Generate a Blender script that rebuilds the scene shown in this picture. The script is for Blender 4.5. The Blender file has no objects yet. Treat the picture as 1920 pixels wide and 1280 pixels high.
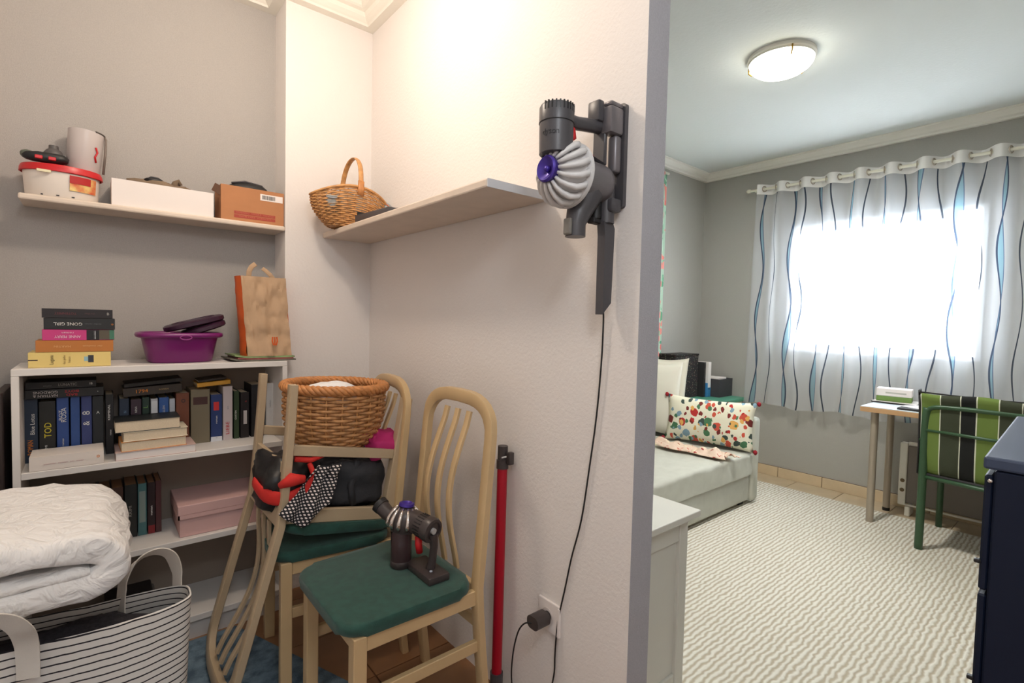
import bpy, bmesh, math, random
from math import sin, cos, pi, radians, sqrt
from mathutils import Vector, Matrix, noise
random.seed(7)
C = bpy.context.scene.collection
S = bpy.context.scene
# ------------------------------------------------------------------ camera
F = 944.4; YAW = radians(39.82); PIT = radians(2.405); ROL = radians(1.32)
fw = Vector((sin(YAW)*cos(PIT), cos(YAW)*cos(PIT), -sin(PIT)))
ri = Vector((cos(YAW), -sin(YAW), 0)); up = ri.cross(fw)
r2 = cos(ROL)*ri + sin(ROL)*up; u2 = -sin(ROL)*ri + cos(ROL)*up
cd = bpy.data.cameras.new('camera'); co = bpy.data.objects.new('camera', cd); C.objects.link(co)
cd.sensor_width = 36; cd.lens = F/1920*36; cd.clip_start = .02
m = Matrix((r2, u2, -fw)).transposed().to_4x4(); m.translation = Vector((0, 0, 1.25)); co.matrix_world = m
S.camera = co
S.view_settings.view_transform = 'Standard'; S.view_settings.look = 'None'
S.view_settings.gamma = 1; S.view_settings.use_curve_mapping = False
S.view_settings.exposure = 0.0
# ------------------------------------------------------------------ world and lights
W = bpy.data.worlds.new('sky'); S.world = W; W.use_nodes = True
bg = W.node_tree.nodes['Background']; bg.inputs[0].default_value = (.86, .93, 1, 1); bg.inputs[1].default_value = 19
def light(name, typ, loc, power, col, size=.1, rot=None, **k):
    l = bpy.data.lights.new(name, typ); l.energy = power; l.color = col
    if typ == 'POINT': l.shadow_soft_size = size
    if typ == 'AREA': l.size = size; l.shape = 'RECTANGLE'; l.size_y = k.get('sy', size)
    o = bpy.data.objects.new(name, l); C.objects.link(o); o.location = loc
    if rot: o.rotation_euler = rot
    return o
light('hall_lamp_light', 'POINT', (.38, 1.55, 2.36), 21, (1, .84, .69), .07)
light('hall_fill_light_rear', 'POINT', (.1, -.35, 2.3), 27, (.90, .95, 1), .15)  # added cool fill without a fixture, brightens the hall from behind
light('bedroom_lamp_light', 'AREA', (2.70, 1.155, 2.5265), 34, (1, .98, .92), .17)
bpy.data.lights['bedroom_lamp_light'].shape = 'DISK'
# ------------------------------------------------------------------ materials
def lin(c):
    return tuple(((v/255)/12.92 if v/255 <= .04045 else (((v/255)+.055)/1.055)**2.4) for v in c) + (1,)
def mat(name, col, rough=.6, metal=0, bump=0, bscale=200, var=0, vscale=6, spec=.5, col2=None, coat=0, sheen=0):
    m = bpy.data.materials.new(name); m.use_nodes = True; nt = m.node_tree; N = nt.nodes; L = nt.links
    b = N['Principled BSDF']; b.inputs['Base Color'].default_value = lin(col); b.inputs['Roughness'].default_value = rough
    b.inputs['Metallic'].default_value = metal; b.inputs['Specular IOR Level'].default_value = spec
    if coat: b.inputs['Coat Weight'].default_value = coat
    if sheen: b.inputs['Sheen Weight'].default_value = sheen
    tc = N.new('ShaderNodeTexCoord')
    if var or col2:
        n = N.new('ShaderNodeTexNoise'); n.inputs['Scale'].default_value = vscale; n.inputs['Detail'].default_value = 4
        L.new(tc.outputs['Object'], n.inputs['Vector'])
        r = N.new('ShaderNodeValToRGB'); L.new(n.outputs[0], r.inputs[0])
        c1 = lin(col); c2 = lin(col2) if col2 else tuple(v*(1-var) for v in c1[:3])+(1,)
        r.color_ramp.elements[0].position = .35; r.color_ramp.elements[1].position = .65
        r.color_ramp.elements[0].color = c2; r.color_ramp.elements[1].color = c1
        L.new(r.outputs[0], b.inputs['Base Color'])
    if bump:
        n = N.new('ShaderNodeTexNoise'); n.inputs['Scale'].default_value = bscale; n.inputs['Detail'].default_value = 3
        L.new(tc.outputs['Object'], n.inputs['Vector'])
        bm_ = N.new('ShaderNodeBump'); bm_.inputs['Strength'].default_value = bump; bm_.inputs['Distance'].default_value = .004
        L.new(n.outputs[0], bm_.inputs['Height']); L.new(bm_.outputs[0], b.inputs['Normal'])
    return m
def mathn(nt, op, a, b=None, c=None):
    n = nt.nodes.new('ShaderNodeMath'); n.operation = op
    for i, v in enumerate((a, b, c)):
        if v is None: continue
        if isinstance(v, (int, float)): n.inputs[i].default_value = v
        else: nt.links.new(v, n.inputs[i])
    return n.outputs[0]
def mixc(nt, f, a, b):
    n = nt.nodes.new('ShaderNodeMix'); n.data_type = 'RGBA'
    for s, v in ((n.inputs[0], f), (n.inputs[6], a), (n.inputs[7], b)):
        if isinstance(v, tuple) or isinstance(v, (int, float)): s.default_value = v
        else: nt.links.new(v, s)
    return n.outputs[2]
M_wall = mat('white_plaster', (232, 226, 222), .85, bump=.32, bscale=110, spec=.2)
M_grey = mat('grey_wallpaper', (180, 175, 171), .85, bump=.35, bscale=420, var=.07, vscale=260, spec=.2)
M_bgrey = mat('bedroom_grey_wall', (176, 174, 167), .85, bump=.3, bscale=380, var=.05, vscale=240, spec=.2)
M_edge = mat('partition_end_grey', (182, 180, 186), .85, bump=.4, bscale=420, var=.08, vscale=260, spec=.2)
M_ceil = mat('ceiling_white', (226, 229, 226), .9, bump=.3, bscale=70, spec=.2)
M_trim = mat('cornice_white', (236, 232, 222), .7)
M_tile = mat('beige_tile', (196, 176, 146), .35, var=.12, vscale=7)
M_tileb = mat('brown_tile', (150, 108, 74), .35, var=.2, vscale=8)
M_grout = mat('grout', (120, 96, 76), .9)
M_skirt = mat('skirting_tile', (214, 192, 158), .4, var=.1, vscale=9)
M_shelf = mat('pale_wood_shelf', (222, 206, 190), .5, var=.07, vscale=14)
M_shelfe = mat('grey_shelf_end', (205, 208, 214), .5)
M_white = mat('white_laminate', (226, 221, 217), .45, var=.03)
M_back = mat('bookcase_back', (150, 136, 124), .7)
M_beech = mat('light_beech', (206, 176, 132), .42, var=.1, vscale=5, coat=.15)
M_beechg = mat('greyed_beech', (190, 168, 138), .45, var=.1, vscale=5)
M_green = mat('green_seat_fabric', (34, 78, 68), .8, bump=.3, bscale=600, var=.28, vscale=40, sheen=.2)
M_dgrey = mat('dark_grey_plastic', (72, 70, 74), .36, bump=.05, bscale=900)
M_mgrey = mat('metallic_grey_plastic', (118, 114, 118), .32, metal=.35)
M_brownp = mat('brown_black_plastic', (62, 54, 54), .35)
M_black = mat('black_plastic', (22, 22, 25), .45)
M_purp = mat('purple_plastic', (70, 50, 150), .28, metal=.3)
M_red = mat('red_anodised', (176, 12, 40), .3, metal=.25)
M_redp = mat('red_plastic', (200, 26, 34), .35)
M_cyc = mat('pearl_white_plastic', (214, 212, 212), .3)
M_chrome = mat('chrome_plastic', (214, 206, 200), .15, metal=.9)
M_wick = mat('wicker', (204, 148, 96), .5, var=.35, vscale=60)
M_wickl = mat('wicker_light', (214, 156, 96), .5, var=.3, vscale=50)
M_wickr = mat('wicker_rim', (206, 138, 80), .5, var=.3, vscale=60)
M_card = mat('cardboard', (186, 128, 86), .8, var=.08, vscale=12)
M_wbox = mat('white_card', (236, 228, 224), .7)
M_pink = mat('pink_card', (216, 176, 172), .7, var=.05)
M_mag = mat('purple_tub_plastic', (120, 26, 104), .3, var=.08)
M_dmag = mat('dark_purple_plastic', (56, 30, 50), .35)
M_kraft = mat('kraft_paper', (186, 154, 122), .75, bump=.2, bscale=60, var=.12, vscale=14)
M_orange = mat('orange_paper', (206, 88, 30), .7)
M_ink = mat('ink_dark', (40, 38, 40), .7)
M_inkw = mat('ink_white', (222, 220, 216), .7)
M_inky = mat('ink_yellow', (216, 198, 50), .7)
M_inkr = mat('ink_red', (190, 40, 50), .7)
M_inko = mat('ink_orange', (222, 130, 40), .7)
M_page = mat('book_pages', (232, 214, 186), .85, bump=.4, bscale=900, var=.1, vscale=300)
M_duvet = mat('white_cotton', (238, 235, 233), .85, bump=.6, bscale=16, sheen=.2)
M_duvet.node_tree.nodes['Bump'].inputs['Distance'].default_value = .03; M_duvet.node_tree.nodes['Noise Texture'].inputs['Distortion'].default_value = 1.6
M_dark = mat('dark_knit', (44, 40, 46), .95, bump=.5, bscale=500, col2=(30, 27, 31), vscale=120)
M_dgcl = mat('dark_grey_cloth', (50, 50, 54), .8, bump=.2, bscale=300)
M_redcl = mat('red_fabric', (206, 40, 34), .75, bump=.2, bscale=300)
M_magcl = mat('magenta_cloth', (190, 40, 110), .8)
M_navycl = mat('navy_cloth', (32, 44, 58), .8)
M_whcl = mat('white_cloth', (240, 238, 238), .85, bump=.2, bscale=200)
M_linen = mat('linen_cover', (196, 196, 184), .9, bump=.35, bscale=500, var=.06, vscale=18)
M_pillow = mat('cream_pillow', (224, 220, 206), .9, bump=.2, bscale=400)
M_jade = mat('green_painted_top', (84, 150, 124), .5)
M_cream = mat('cream_painted', (222, 214, 196), .55)
M_bluebind = mat('blue_board', (52, 120, 170), .6)
M_dbox = mat('charcoal_felt', (66, 66, 70), .9, bump=.3, bscale=400)
M_dresser = mat('pale_grey_paint', (220, 218, 208), .5, var=.03)
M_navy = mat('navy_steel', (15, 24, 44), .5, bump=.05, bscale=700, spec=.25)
M_navyt = mat('navy_steel_lit_top', (50, 62, 86), .55, bump=.08, bscale=600)  # paler copy of the navy steel: light on the top put into colour
M_gmetal = mat('green_metal', (52, 84, 56), .4)
M_desk = mat('desk_white_top', (214, 222, 230), .35)
M_deske = mat('desk_wood_edge', (190, 150, 108), .5)
M_leg = mat('silver_leg', (170, 158, 142), .4, metal=.3)
M_rod = mat('rod_cream', (226, 222, 204), .4)
M_frame = mat('window_pvc', (235, 238, 240), .4)
M_socket = mat('socket_white', (236, 228, 224), .4)
M_tubw = mat('tub_white', (236, 226, 216), .5)
M_heat = mat('heater_white', (224, 220, 208), .45)
M_heatp = mat('heater_panel', (120, 112, 104), .5)
M_gold = mat('brass_clip', (190, 150, 70), .3, metal=.8)
M_mags = mat('magazine_paper', (190, 186, 178), .5, col2=(110, 120, 110), vscale=30)
def emit(name, col, st):
    m = bpy.data.materials.new(name); m.use_nodes = True; b = m.node_tree.nodes['Principled BSDF']
    b.inputs['Base Color'].default_value = lin(col); b.inputs['Emission Color'].default_value = lin(col); b.inputs['Emission Strength'].default_value = st
    return m
M_lamp = emit('lamp_glass_lit', (255, 253, 236), 15)
M_lampw = emit('hall_lamp_glass_lit', (255, 226, 190), 3)
def clear(name, col, alpha, rough=.1, trans=True):
    """thin clear plastic or glass: part transparent, part gloss"""
    m = bpy.data.materials.new(name); m.use_nodes = True; nt = m.node_tree; b = nt.nodes['Principled BSDF']
    b.inputs['Base Color'].default_value = lin(col); b.inputs['Roughness'].default_value = rough
    t = nt.nodes.new('ShaderNodeBsdfTransparent'); t.inputs[0].default_value = lin([min(255, c+30) for c in col])
    mx = nt.nodes.new('ShaderNodeMixShader'); mx.inputs[0].default_value = alpha
    nt.links.new(t.outputs[0], mx.inputs[1]); nt.links.new(b.outputs[0], mx.inputs[2])
    nt.links.new(mx.outputs[0], nt.nodes['Material Output'].inputs[0]); return m
M_glass = clear('window_glass', (240, 248, 250), .08, .02)
M_jar = clear('jar_glass', (200, 205, 205), .5, .08)
M_jug = clear('frosted_jug', (216, 208, 206), .72, .3)
M_smoke = clear('smoked_bin', (104, 100, 108), .82, .15)
M_smoked = clear('brown_smoked_bin', (70, 52, 54), .8, .15)
# woven rug, tiles, sheer curtain, striped cloths: procedural
def rug_mat():
    m = mat('ripple_rug', (206, 200, 186), .95); nt = m.node_tree; b = nt.nodes['Principled BSDF']; tc = nt.nodes['Texture Coordinate']
    w = nt.nodes.new('ShaderNodeTexWave'); w.wave_type = 'BANDS'; w.bands_direction = 'Y'; w.inputs['Scale'].default_value = 14.5
    w.inputs['Distortion'].default_value = 3.0; w.inputs['Detail'].default_value = 1.2; w.inputs['Detail Scale'].default_value = 1.8
    nt.links.new(tc.outputs['Object'], w.inputs['Vector'])
    r = nt.nodes.new('ShaderNodeValToRGB'); r.color_ramp.elements[0].position = .05; r.color_ramp.elements[1].position = .75
    r.color_ramp.elements[0].color = lin((182, 170, 149)); r.color_ramp.elements[1].color = lin((222, 218, 206))
    nt.links.new(w.outputs[0], r.inputs[0]); nt.links.new(r.outputs[0], b.inputs['Base Color'])
    bu = nt.nodes.new('ShaderNodeBump'); bu.inputs['Strength'].default_value = .5; bu.inputs['Distance'].default_value = .006
    nt.links.new(w.outputs[0], bu.inputs['Height']); nt.links.new(bu.outputs[0], b.inputs['Normal']); return m
M_rug = rug_mat()
M_bluerug = mat('blue_grey_rug', (112, 134, 150), .97, bump=.8, bscale=160, col2=(70, 90, 108), vscale=24)
def stripes_z(name, base, line, period, width, wob=.0015, tilt=0):
    m = mat(name, base, .85); nt = m.node_tree; b = nt.nodes['Principled BSDF']; tc = nt.nodes['Texture Coordinate']
    sx = nt.nodes.new('ShaderNodeSeparateXYZ'); nt.links.new(tc.outputs['UV'], sx.inputs[0])
    n = nt.nodes.new('ShaderNodeTexNoise'); n.inputs['Scale'].default_value = 18; nt.links.new(tc.outputs['UV'], n.inputs['Vector'])
    z = mathn(nt, 'ADD', sx.outputs[1], mathn(nt, 'MULTIPLY', n.outputs[0], wob*4))
    f = mathn(nt, 'FRACT', mathn(nt, 'DIVIDE', z, period))
    k = mathn(nt, 'LESS_THAN', f, width/period)
    nt.links.new(mixc(nt, k, lin(base), lin(line)), b.inputs['Base Color']); return m
M_bag = stripes_z('striped_canvas', (222, 216, 210), (34, 30, 36), .0185, .0036)
def dots_mat():
    m = mat('dotted_cloth', (24, 24, 30), .8); nt = m.node_tree; b = nt.nodes['Principled BSDF']; tc = nt.nodes['Texture Coordinate']
    v = nt.nodes.new('ShaderNodeTexVoronoi'); v.inputs['Scale'].default_value = 100; v.inputs['Randomness'].default_value = 0
    nt.links.new(tc.outputs['UV'], v.inputs['Vector'])
    k = mathn(nt, 'LESS_THAN', v.outputs[0], .30)
    nt.links.new(mixc(nt, k, lin((24, 24, 30)), lin((226, 214, 210))), b.inputs['Base Color']); return m
M_dots = dots_mat()
def cushion_stripes():
    m = mat('green_striped_canvas', (60, 70, 40), .85); nt = m.node_tree; b = nt.nodes['Principled BSDF']; tc = nt.nodes['Texture Coordinate']
    sx = nt.nodes.new('ShaderNodeSeparateXYZ'); nt.links.new(tc.outputs['UV'], sx.inputs[0])
    f = mathn(nt, 'FRACT', mathn(nt, 'DIVIDE', sx.outputs[0], .232))
    r = nt.nodes.new('ShaderNodeValToRGB'); r.color_ramp.interpolation = 'CONSTANT'; e = r.color_ramp.elements
    seq = [(0, (106, 128, 58)), (.34, (214, 216, 196)), (.362, (60, 66, 48)), (.70, (214, 216, 196)), (.722, (20, 22, 22)), (.975, (214, 216, 196))]
    e[0].position = 0; e[0].color = lin(seq[0][1]); e[1].position = seq[1][0]; e[1].color = lin(seq[1][1])
    for p, c in seq[2:]:
        q = e.new(p); q.color = lin(c)
    nt.links.new(f, r.inputs[0]); nt.links.new(r.outputs[0], b.inputs['Base Color']); return m
M_gstr = cushion_stripes()
def blotch(name, base, cols, scale, thr, layers=1):
    """printed cloth: scattered blobs of several colours on a plain ground"""
    m = mat(name, base, .85); nt = m.node_tree; b = nt.nodes['Principled BSDF']; tc = nt.nodes['Texture Coordinate']
    out = lin(base)
    for l in range(layers):
        mp = nt.nodes.new('ShaderNodeMapping'); mp.inputs['Location'].default_value = (l*3.3, l*1.7, 0); mp.inputs['Rotation'].default_value = (0, 0, l*.6)
        mp.inputs['Scale'].default_value = (1+.25*l, 1, 1)
        nt.links.new(tc.outputs['UV'], mp.inputs[0])
        ns = nt.nodes.new('ShaderNodeTexNoise'); ns.inputs['Scale'].default_value = scale*1.6; nt.links.new(mp.outputs[0], ns.inputs['Vector'])
        vm = nt.nodes.new('ShaderNodeVectorMath'); vm.operation = 'MULTIPLY_ADD'; nt.links.new(ns.outputs[1], vm.inputs[0])
        vm.inputs[1].default_value = (.5/scale,)*3; nt.links.new(mp.outputs[0], vm.inputs[2])
        v = nt.nodes.new('ShaderNodeTexVoronoi'); v.inputs['Scale'].default_value = scale*(1+.7*l); nt.links.new(vm.outputs[0], v.inputs['Vector'])
        k = mathn(nt, 'LESS_THAN', v.outputs[0], thr)
        s = nt.nodes.new('ShaderNodeSeparateColor'); nt.links.new(v.outputs[1], s.inputs[0])
        r = nt.nodes.new('ShaderNodeValToRGB'); r.color_ramp.interpolation = 'CONSTANT'
        e = r.color_ramp.elements; e[0].color = lin(cols[0]); e[1].position = 1/len(cols); e[1].color = lin(cols[1])
        for i in range(2, len(cols)):
            q = e.new(i/len(cols)); q.color = lin(cols[i])
        nt.links.new(s.outputs[l % 3], r.inputs[0])
        out = mixc(nt, k, out, r.outputs[0])
    nt.links.new(out, b.inputs['Base Color']); return m
M_floral = blotch('folk_floral_print', (232, 228, 206), [(178, 44, 40), (200, 80, 60), (72, 120, 84), (222, 168, 90), (130, 160, 176), (120, 40, 36), (60, 76, 70)], 12.5, .36, 2)
M_scarf = blotch('pink_cloth_print', (226, 200, 180), [(200, 110, 90), (170, 70, 60), (236, 222, 190)], 30, .32, 1)
M_dkfloral = blotch('black_floral_print', (34, 30, 32), [(120, 110, 96), (96, 60, 60), (90, 96, 80)], 60, .3, 1)
M_panel = blotch('leafy_curtain_print', (176, 204, 184), [(104, 164, 132), (232, 146, 136), (132, 182, 152), (226, 128, 122)], 9, .42, 2)
def sheer():
    m = bpy.data.materials.new('sheer_voile'); m.use_nodes = True; nt = m.node_tree; N = nt.nodes; L = nt.links
    N.remove(N['Principled BSDF']); tc = N.new('ShaderNodeTexCoord')
    sx = N.new('ShaderNodeSeparateXYZ'); L.new(tc.outputs['UV'], sx.inputs[0]); u, v = sx.outputs[0], sx.outputs[1]
    P = .30
    cell = mathn(nt, 'FLOOR', mathn(nt, 'DIVIDE', u, P))
    ph = mathn(nt, 'MULTIPLY', cell, 2.17)
    s1 = mathn(nt, 'MULTIPLY', mathn(nt, 'SINE', mathn(nt, 'ADD', mathn(nt, 'MULTIPLY', v, 8.3), ph)), .024)
    s2 = mathn(nt, 'MULTIPLY', mathn(nt, 'SINE', mathn(nt, 'ADD', mathn(nt, 'MULTIPLY', v, -6.4), mathn(nt, 'MULTIPLY', ph, 1.6))), .019)
    p = mathn(nt, 'SUBTRACT', u, mathn(nt, 'MULTIPLY', cell, P))
    a = mathn(nt, 'SUBTRACT', p, mathn(nt, 'ADD', s1, .070)); b = mathn(nt, 'SUBTRACT', p, mathn(nt, 'ADD', s2, .082))
    c_ = mathn(nt, 'SUBTRACT', p, mathn(nt, 'ADD', mathn(nt, 'MULTIPLY', s1, 1.1), .215))
    l1 = mathn(nt, 'LESS_THAN', mathn(nt, 'ABSOLUTE', a), .0052); l2 = mathn(nt, 'LESS_THAN', mathn(nt, 'ABSOLUTE', b), .0036)
    l3 = mathn(nt, 'LESS_THAN', mathn(nt, 'ABSOLUTE', c_), .0056)
    band = mathn(nt, 'LESS_THAN', mathn(nt, 'MULTIPLY', a, b), 0)
    col = mixc(nt, band, lin((246, 248, 252)), lin((150, 200, 220)))
    col = mixc(nt, l2, col, lin((96, 120, 150)))
    col = mixc(nt, l1, col, lin((60, 76, 100))); col = mixc(nt, l3, col, lin((56, 66, 82)))
    lines = mathn(nt, 'MAXIMUM', mathn(nt, 'MAXIMUM', l1, l3), mathn(nt, 'MULTIPLY', l2, .8))
    dens = mathn(nt, 'MAXIMUM', mathn(nt, 'ADD', mathn(nt, 'MULTIPLY', band, .12), .42), mathn(nt, 'MULTIPLY', lines, .86))
    d = N.new('ShaderNodeBsdfDiffuse'); t = N.new('ShaderNodeBsdfTranslucent'); tr = N.new('ShaderNodeBsdfTransparent')
    L.new(col, d.inputs[0]); L.new(col, t.inputs[0])
    m1 = N.new('ShaderNodeMixShader'); m1.inputs[0].default_value = .5; L.new(d.outputs[0], m1.inputs[1]); L.new(t.outputs[0], m1.inputs[2])
    m2 = N.new('ShaderNodeMixShader'); L.new(dens, m2.inputs[0]); L.new(tr.outputs[0], m2.inputs[1]); L.new(m1.outputs[0], m2.inputs[2])
    L.new(m2.outputs[0], N['Material Output'].inputs[0]); return m
M_sheer = sheer()
M_header = mat('curtain_header', (232, 230, 226), .8)
_mc = {}
def cm(col, rough=.5):
    k = (tuple(col), rough)
    if k not in _mc: _mc[k] = mat('print_%d_%d_%d' % tuple(col), col, rough, var=.05)
    return _mc[k]
# ------------------------------------------------------------------ mesh helpers
def NB(): return bmesh.new()
def bx(b, x0, x1, y0, y1, z0, z1, bev=0, seg=2, mtx=None):
    r = bmesh.ops.create_cube(b, size=1); vs = r['verts']
    for v in vs: v.co = Vector(((x0+x1)/2+v.co.x*(x1-x0), (y0+y1)/2+v.co.y*(y1-y0), (z0+z1)/2+v.co.z*(z1-z0)))
    if bev:
        es = {e for v in vs for e in v.link_edges}
        r = bmesh.ops.bevel(b, geom=list(es), offset=bev, segments=seg, affect='EDGES', profile=.5)
        vs = list({v for f in r['faces'] for v in f.verts} | {v for v in vs if v.is_valid})
    if mtx: bmesh.ops.transform(b, matrix=mtx, verts=[v for v in vs if v.is_valid])
    return b
def frames(pts, closed=False, ref=None):
    n = len(pts); T = []
    for i in range(n):
        a = pts[(i-1) % n] if (closed or i > 0) else pts[i]; c = pts[(i+1) % n] if (closed or i < n-1) else pts[i]
        T.append((c-a).normalized())
    out = []; nrm = None
    for i in range(n):
        if ref is not None: q = ref
        elif nrm is None: q = Vector((0, 0, 1)) if abs(T[0].z) < .9 else Vector((1, 0, 0))
        else: q = nrm
        nrm = (q - T[i]*q.dot(T[i])).normalized(); out.append((T[i], nrm, T[i].cross(nrm)))
    return out
def tube(b, pts, r, seg=8, closed=False, ref=None, rb=None, cap=True, square=False):
    """tube along pts; r radius (or list) along the normal, rb along the binormal; square gives a rectangular section"""
    pts = [Vector(p) for p in pts]; fr = frames(pts, closed, ref); rings = []
    for i, p in enumerate(pts):
        ra = r[i] if isinstance(r, (list, tuple)) else r; rr = (rb[i] if isinstance(rb, (list, tuple)) else rb) if rb else ra
        T, nn, bb = fr[i]; ring = []
        if square:
            cs = [(1, 1), (-1, 1), (-1, -1), (1, -1)]; k = .8
            cs = [(1, k), (k, 1), (-k, 1), (-1, k), (-1, -k), (-k, -1), (k, -1), (1, -k)]
        else: cs = [(cos(2*pi*j/seg), sin(2*pi*j/seg)) for j in range(seg)]
        for a, c in cs: ring.append(b.verts.new(p+nn*ra*a+bb*rr*c))
        rings.append(ring)
    m = len(rings[0]); R = range(len(pts) if closed else len(pts)-1)
    for i in R:
        A, B = rings[i], rings[(i+1) % len(pts)]
        for j in range(m): b.faces.new((A[j], A[(j+1) % m], B[(j+1) % m], B[j]))
    if not closed and cap:
        b.faces.new(rings[0][::-1]); b.faces.new(rings[-1])
    return b
def lathe(b, prof, seg=24, mtx=None, sx=1, sy=1, closed=False):
    rings = []
    for r, z in prof:
        if r < 1e-6:
            rings.append([b.verts.new((0, 0, z))])
        else: rings.append([b.verts.new((r*cos(2*pi*j/seg)*sx, r*sin(2*pi*j/seg)*sy, z)) for j in range(seg)])
    for i in range(len(rings)-1):
        A, B = rings[i], rings[i+1]
        for j in range(seg):
            k = (j+1) % seg
            if len(A) == 1 and len(B) == 1: continue
            if len(A) == 1: b.faces.new((A[0], B[k], B[j]))
            elif len(B) == 1: b.faces.new((A[j], A[k], B[0]))
            else: b.faces.new((A[j], A[k], B[k], B[j]))
    if mtx: bmesh.ops.transform(b, matrix=mtx, verts=[v for r in rings for v in r])
    return b
def prism(b, poly, z0, z1, mtx=None, bev=0):
    A = [b.verts.new((x, y, z0)) for x, y in poly]; B = [b.verts.new((x, y, z1)) for x, y in poly]; n = len(poly)
    b.faces.new(A[::-1]); b.faces.new(B)
    for i in range(n): b.faces.new((A[i], A[(i+1) % n], B[(i+1) % n], B[i]))
    if bev:
        es = [e for e in b.edges if abs(e.verts[0].co.z-e.verts[1].co.z) < 1e-6]
        bmesh.ops.bevel(b, geom=es, offset=bev, segments=3, affect='EDGES', profile=.5)
    if mtx: bmesh.ops.transform(b, matrix=mtx, verts=list(b.verts))
    return b
def rrect(x0, x1, y0, y1, r, n=5):
    out = []
    for cx, cy, a in ((x1-r, y1-r, 0), (x0+r, y1-r, 90), (x0+r, y0+r, 180), (x1-r, y0+r, 270)):
        for i in range(n+1):
            t = radians(a+90*i/n); out.append((cx+r*cos(t), cy+r*sin(t)))
    return out
def axis_to(p, d, roll=0):
    """matrix putting +Z along d at p"""
    d = Vector(d).normalized(); q = d.to_track_quat('Z', 'Y'); return Matrix.Translation(Vector(p)) @ q.to_matrix().to_4x4() @ Matrix.Rotation(roll, 4, 'Z')
def crom(P, n=6):
    P = [Vector(p) for p in P]; out = []
    for i in range(len(P)-1):
        a, b_, c, d = P[max(0, i-1)], P[i], P[i+1], P[min(len(P)-1, i+2)]
        for j in range(n):
            u = j/n; out.append(.5*((2*b_)+(c-a)*u+(2*a-5*b_+4*c-d)*u*u+(3*b_-a-3*c+d)*u**3))
    out.append(P[-1]); return out
ROOT = {}
def obj(name, b, material, parent=None, world=False, smooth=None, me=None, loc=None):
    if me is None:
        bmesh.ops.recalc_face_normals(b, faces=list(b.faces))
        if world and parent is not None:
            r = parent
            while r.parent: r = r.parent
            bmesh.ops.transform(b, matrix=ROOT.get(r.name, Matrix()).inverted(), verts=list(b.verts))
        me = bpy.data.meshes.new(name); b.to_mesh(me); b.free(); me.materials.append(material)
        if smooth: 
            for p in me.polygons: p.use_smooth = True
            if smooth != True:
                try: me.set_sharp_from_angle(angle=radians(smooth))
                except Exception: pass
    o = bpy.data.objects.new(name, me); C.objects.link(o)
    if parent: o.parent = parent
    if loc: o.location = loc
    return o
def tag(o, label=None, cat=None, group=None, kind=None):
    if label: o['label'] = label
    if cat: o['category'] = cat
    if group: o['group'] = group
    if kind: o['kind'] = kind
    return o
def thing(name, label, cat, loc=(0, 0, 0), rot=(0, 0, 0), group=None, mtx=None):
    o = bpy.data.objects.new(name, None); C.objects.link(o); o.empty_display_size = .05
    if mtx is None: mtx = Matrix.Translation(Vector(loc)) @ Matrix.Rotation(rot[2], 4, 'Z') @ Matrix.Rotation(rot[1], 4, 'Y') @ Matrix.Rotation(rot[0], 4, 'X')
    o.matrix_world = mtx; ROOT[o.name] = mtx
    return tag(o, label, cat, group)
def struct(name, b, material, **k): return tag(obj(name, b, material, **k), kind='structure')
_txt = {}
def text(parent, s, pos, size, material, xdir=(1, 0, 0), ydir=(0, 0, 1), name='lettering', stretch=1, fit=None):
    """flat lettering centred on pos, as a thin mesh child"""
    if s not in _txt:
        cu = bpy.data.curves.new('t', 'FONT'); cu.body = s; cu.align_x = 'CENTER'; cu.align_y = 'CENTER'; cu.extrude = .008; cu.resolution_u = 2
        to = bpy.data.objects.new('t', cu); me = bpy.data.meshes.new_from_object(to)
        bpy.data.objects.remove(to); _txt[s] = me
    me = _txt[s].copy(); me.materials.clear(); me.materials.append(material)
    xd = Vector(xdir).normalized(); yd = Vector(ydir).normalized(); zd = xd.cross(yd)
    w = max(v.co.x for v in me.vertices)-min(v.co.x for v in me.vertices)
    sx = size*stretch
    if fit: sx = min(fit/w, size*1.3)
    R = Matrix((xd*sx, yd*size, zd*.05)).transposed().to_4x4()
    me.transform(Matrix.Translation(Vector(pos)) @ R)
    me.name = name; o = bpy.data.objects.new(name, me); C.objects.link(o); o.parent = parent; return o
def nz(p, s, seed=0): return noise.noise(Vector(p)*s+Vector((seed*7.1, seed*3.3, seed*1.7)))
def uvs(b, f):
    l = b.loops.layers.uv.new('uv') if not b.loops.layers.uv else b.loops.layers.uv[0]
    for fa in b.faces:
        for lo in fa.loops: lo[l].uv = f(lo.vert.co)
def blob(b, c, r, p=2.4, seg=20, rings=12, amp=.15, sc=6, seed=0, flat=None):
    vs = []
    def sp(v, e): return math.copysign(abs(v)**e, v)
    e = 2/p; R = []
    for i in range(rings+1):
        ph = -pi/2+pi*i/rings
        if i in (0, rings): ring = [Vector((0, 0, sp(sin(ph), e)))]
        else: ring = [Vector((sp(cos(ph), e)*sp(cos(2*pi*j/seg), e), sp(cos(ph), e)*sp(sin(2*pi*j/seg), e), sp(sin(ph), e))) for j in range(seg)]
        rr = []
        for q in ring:
            k = 1+amp*nz(q, sc/3, seed)+amp*.5*nz(q, sc, seed+3)
            w = Vector((q.x*r[0]*k, q.y*r[1]*k, q.z*r[2]*k))+Vector(c)
            if flat is not None: w.z = max(w.z, flat)
            rr.append(b.verts.new(w))
        R.append(rr)
    for i in range(rings):
        A, B = R[i], R[i+1]
        for j in range(seg):
            k = (j+1) % seg
            if len(A) == 1: b.faces.new((A[0], B[k], B[j]))
            elif len(B) == 1: b.faces.new((A[j], A[k], B[0]))
            else: b.faces.new((A[j], A[k], B[k], B[j]))
    return b
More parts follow.
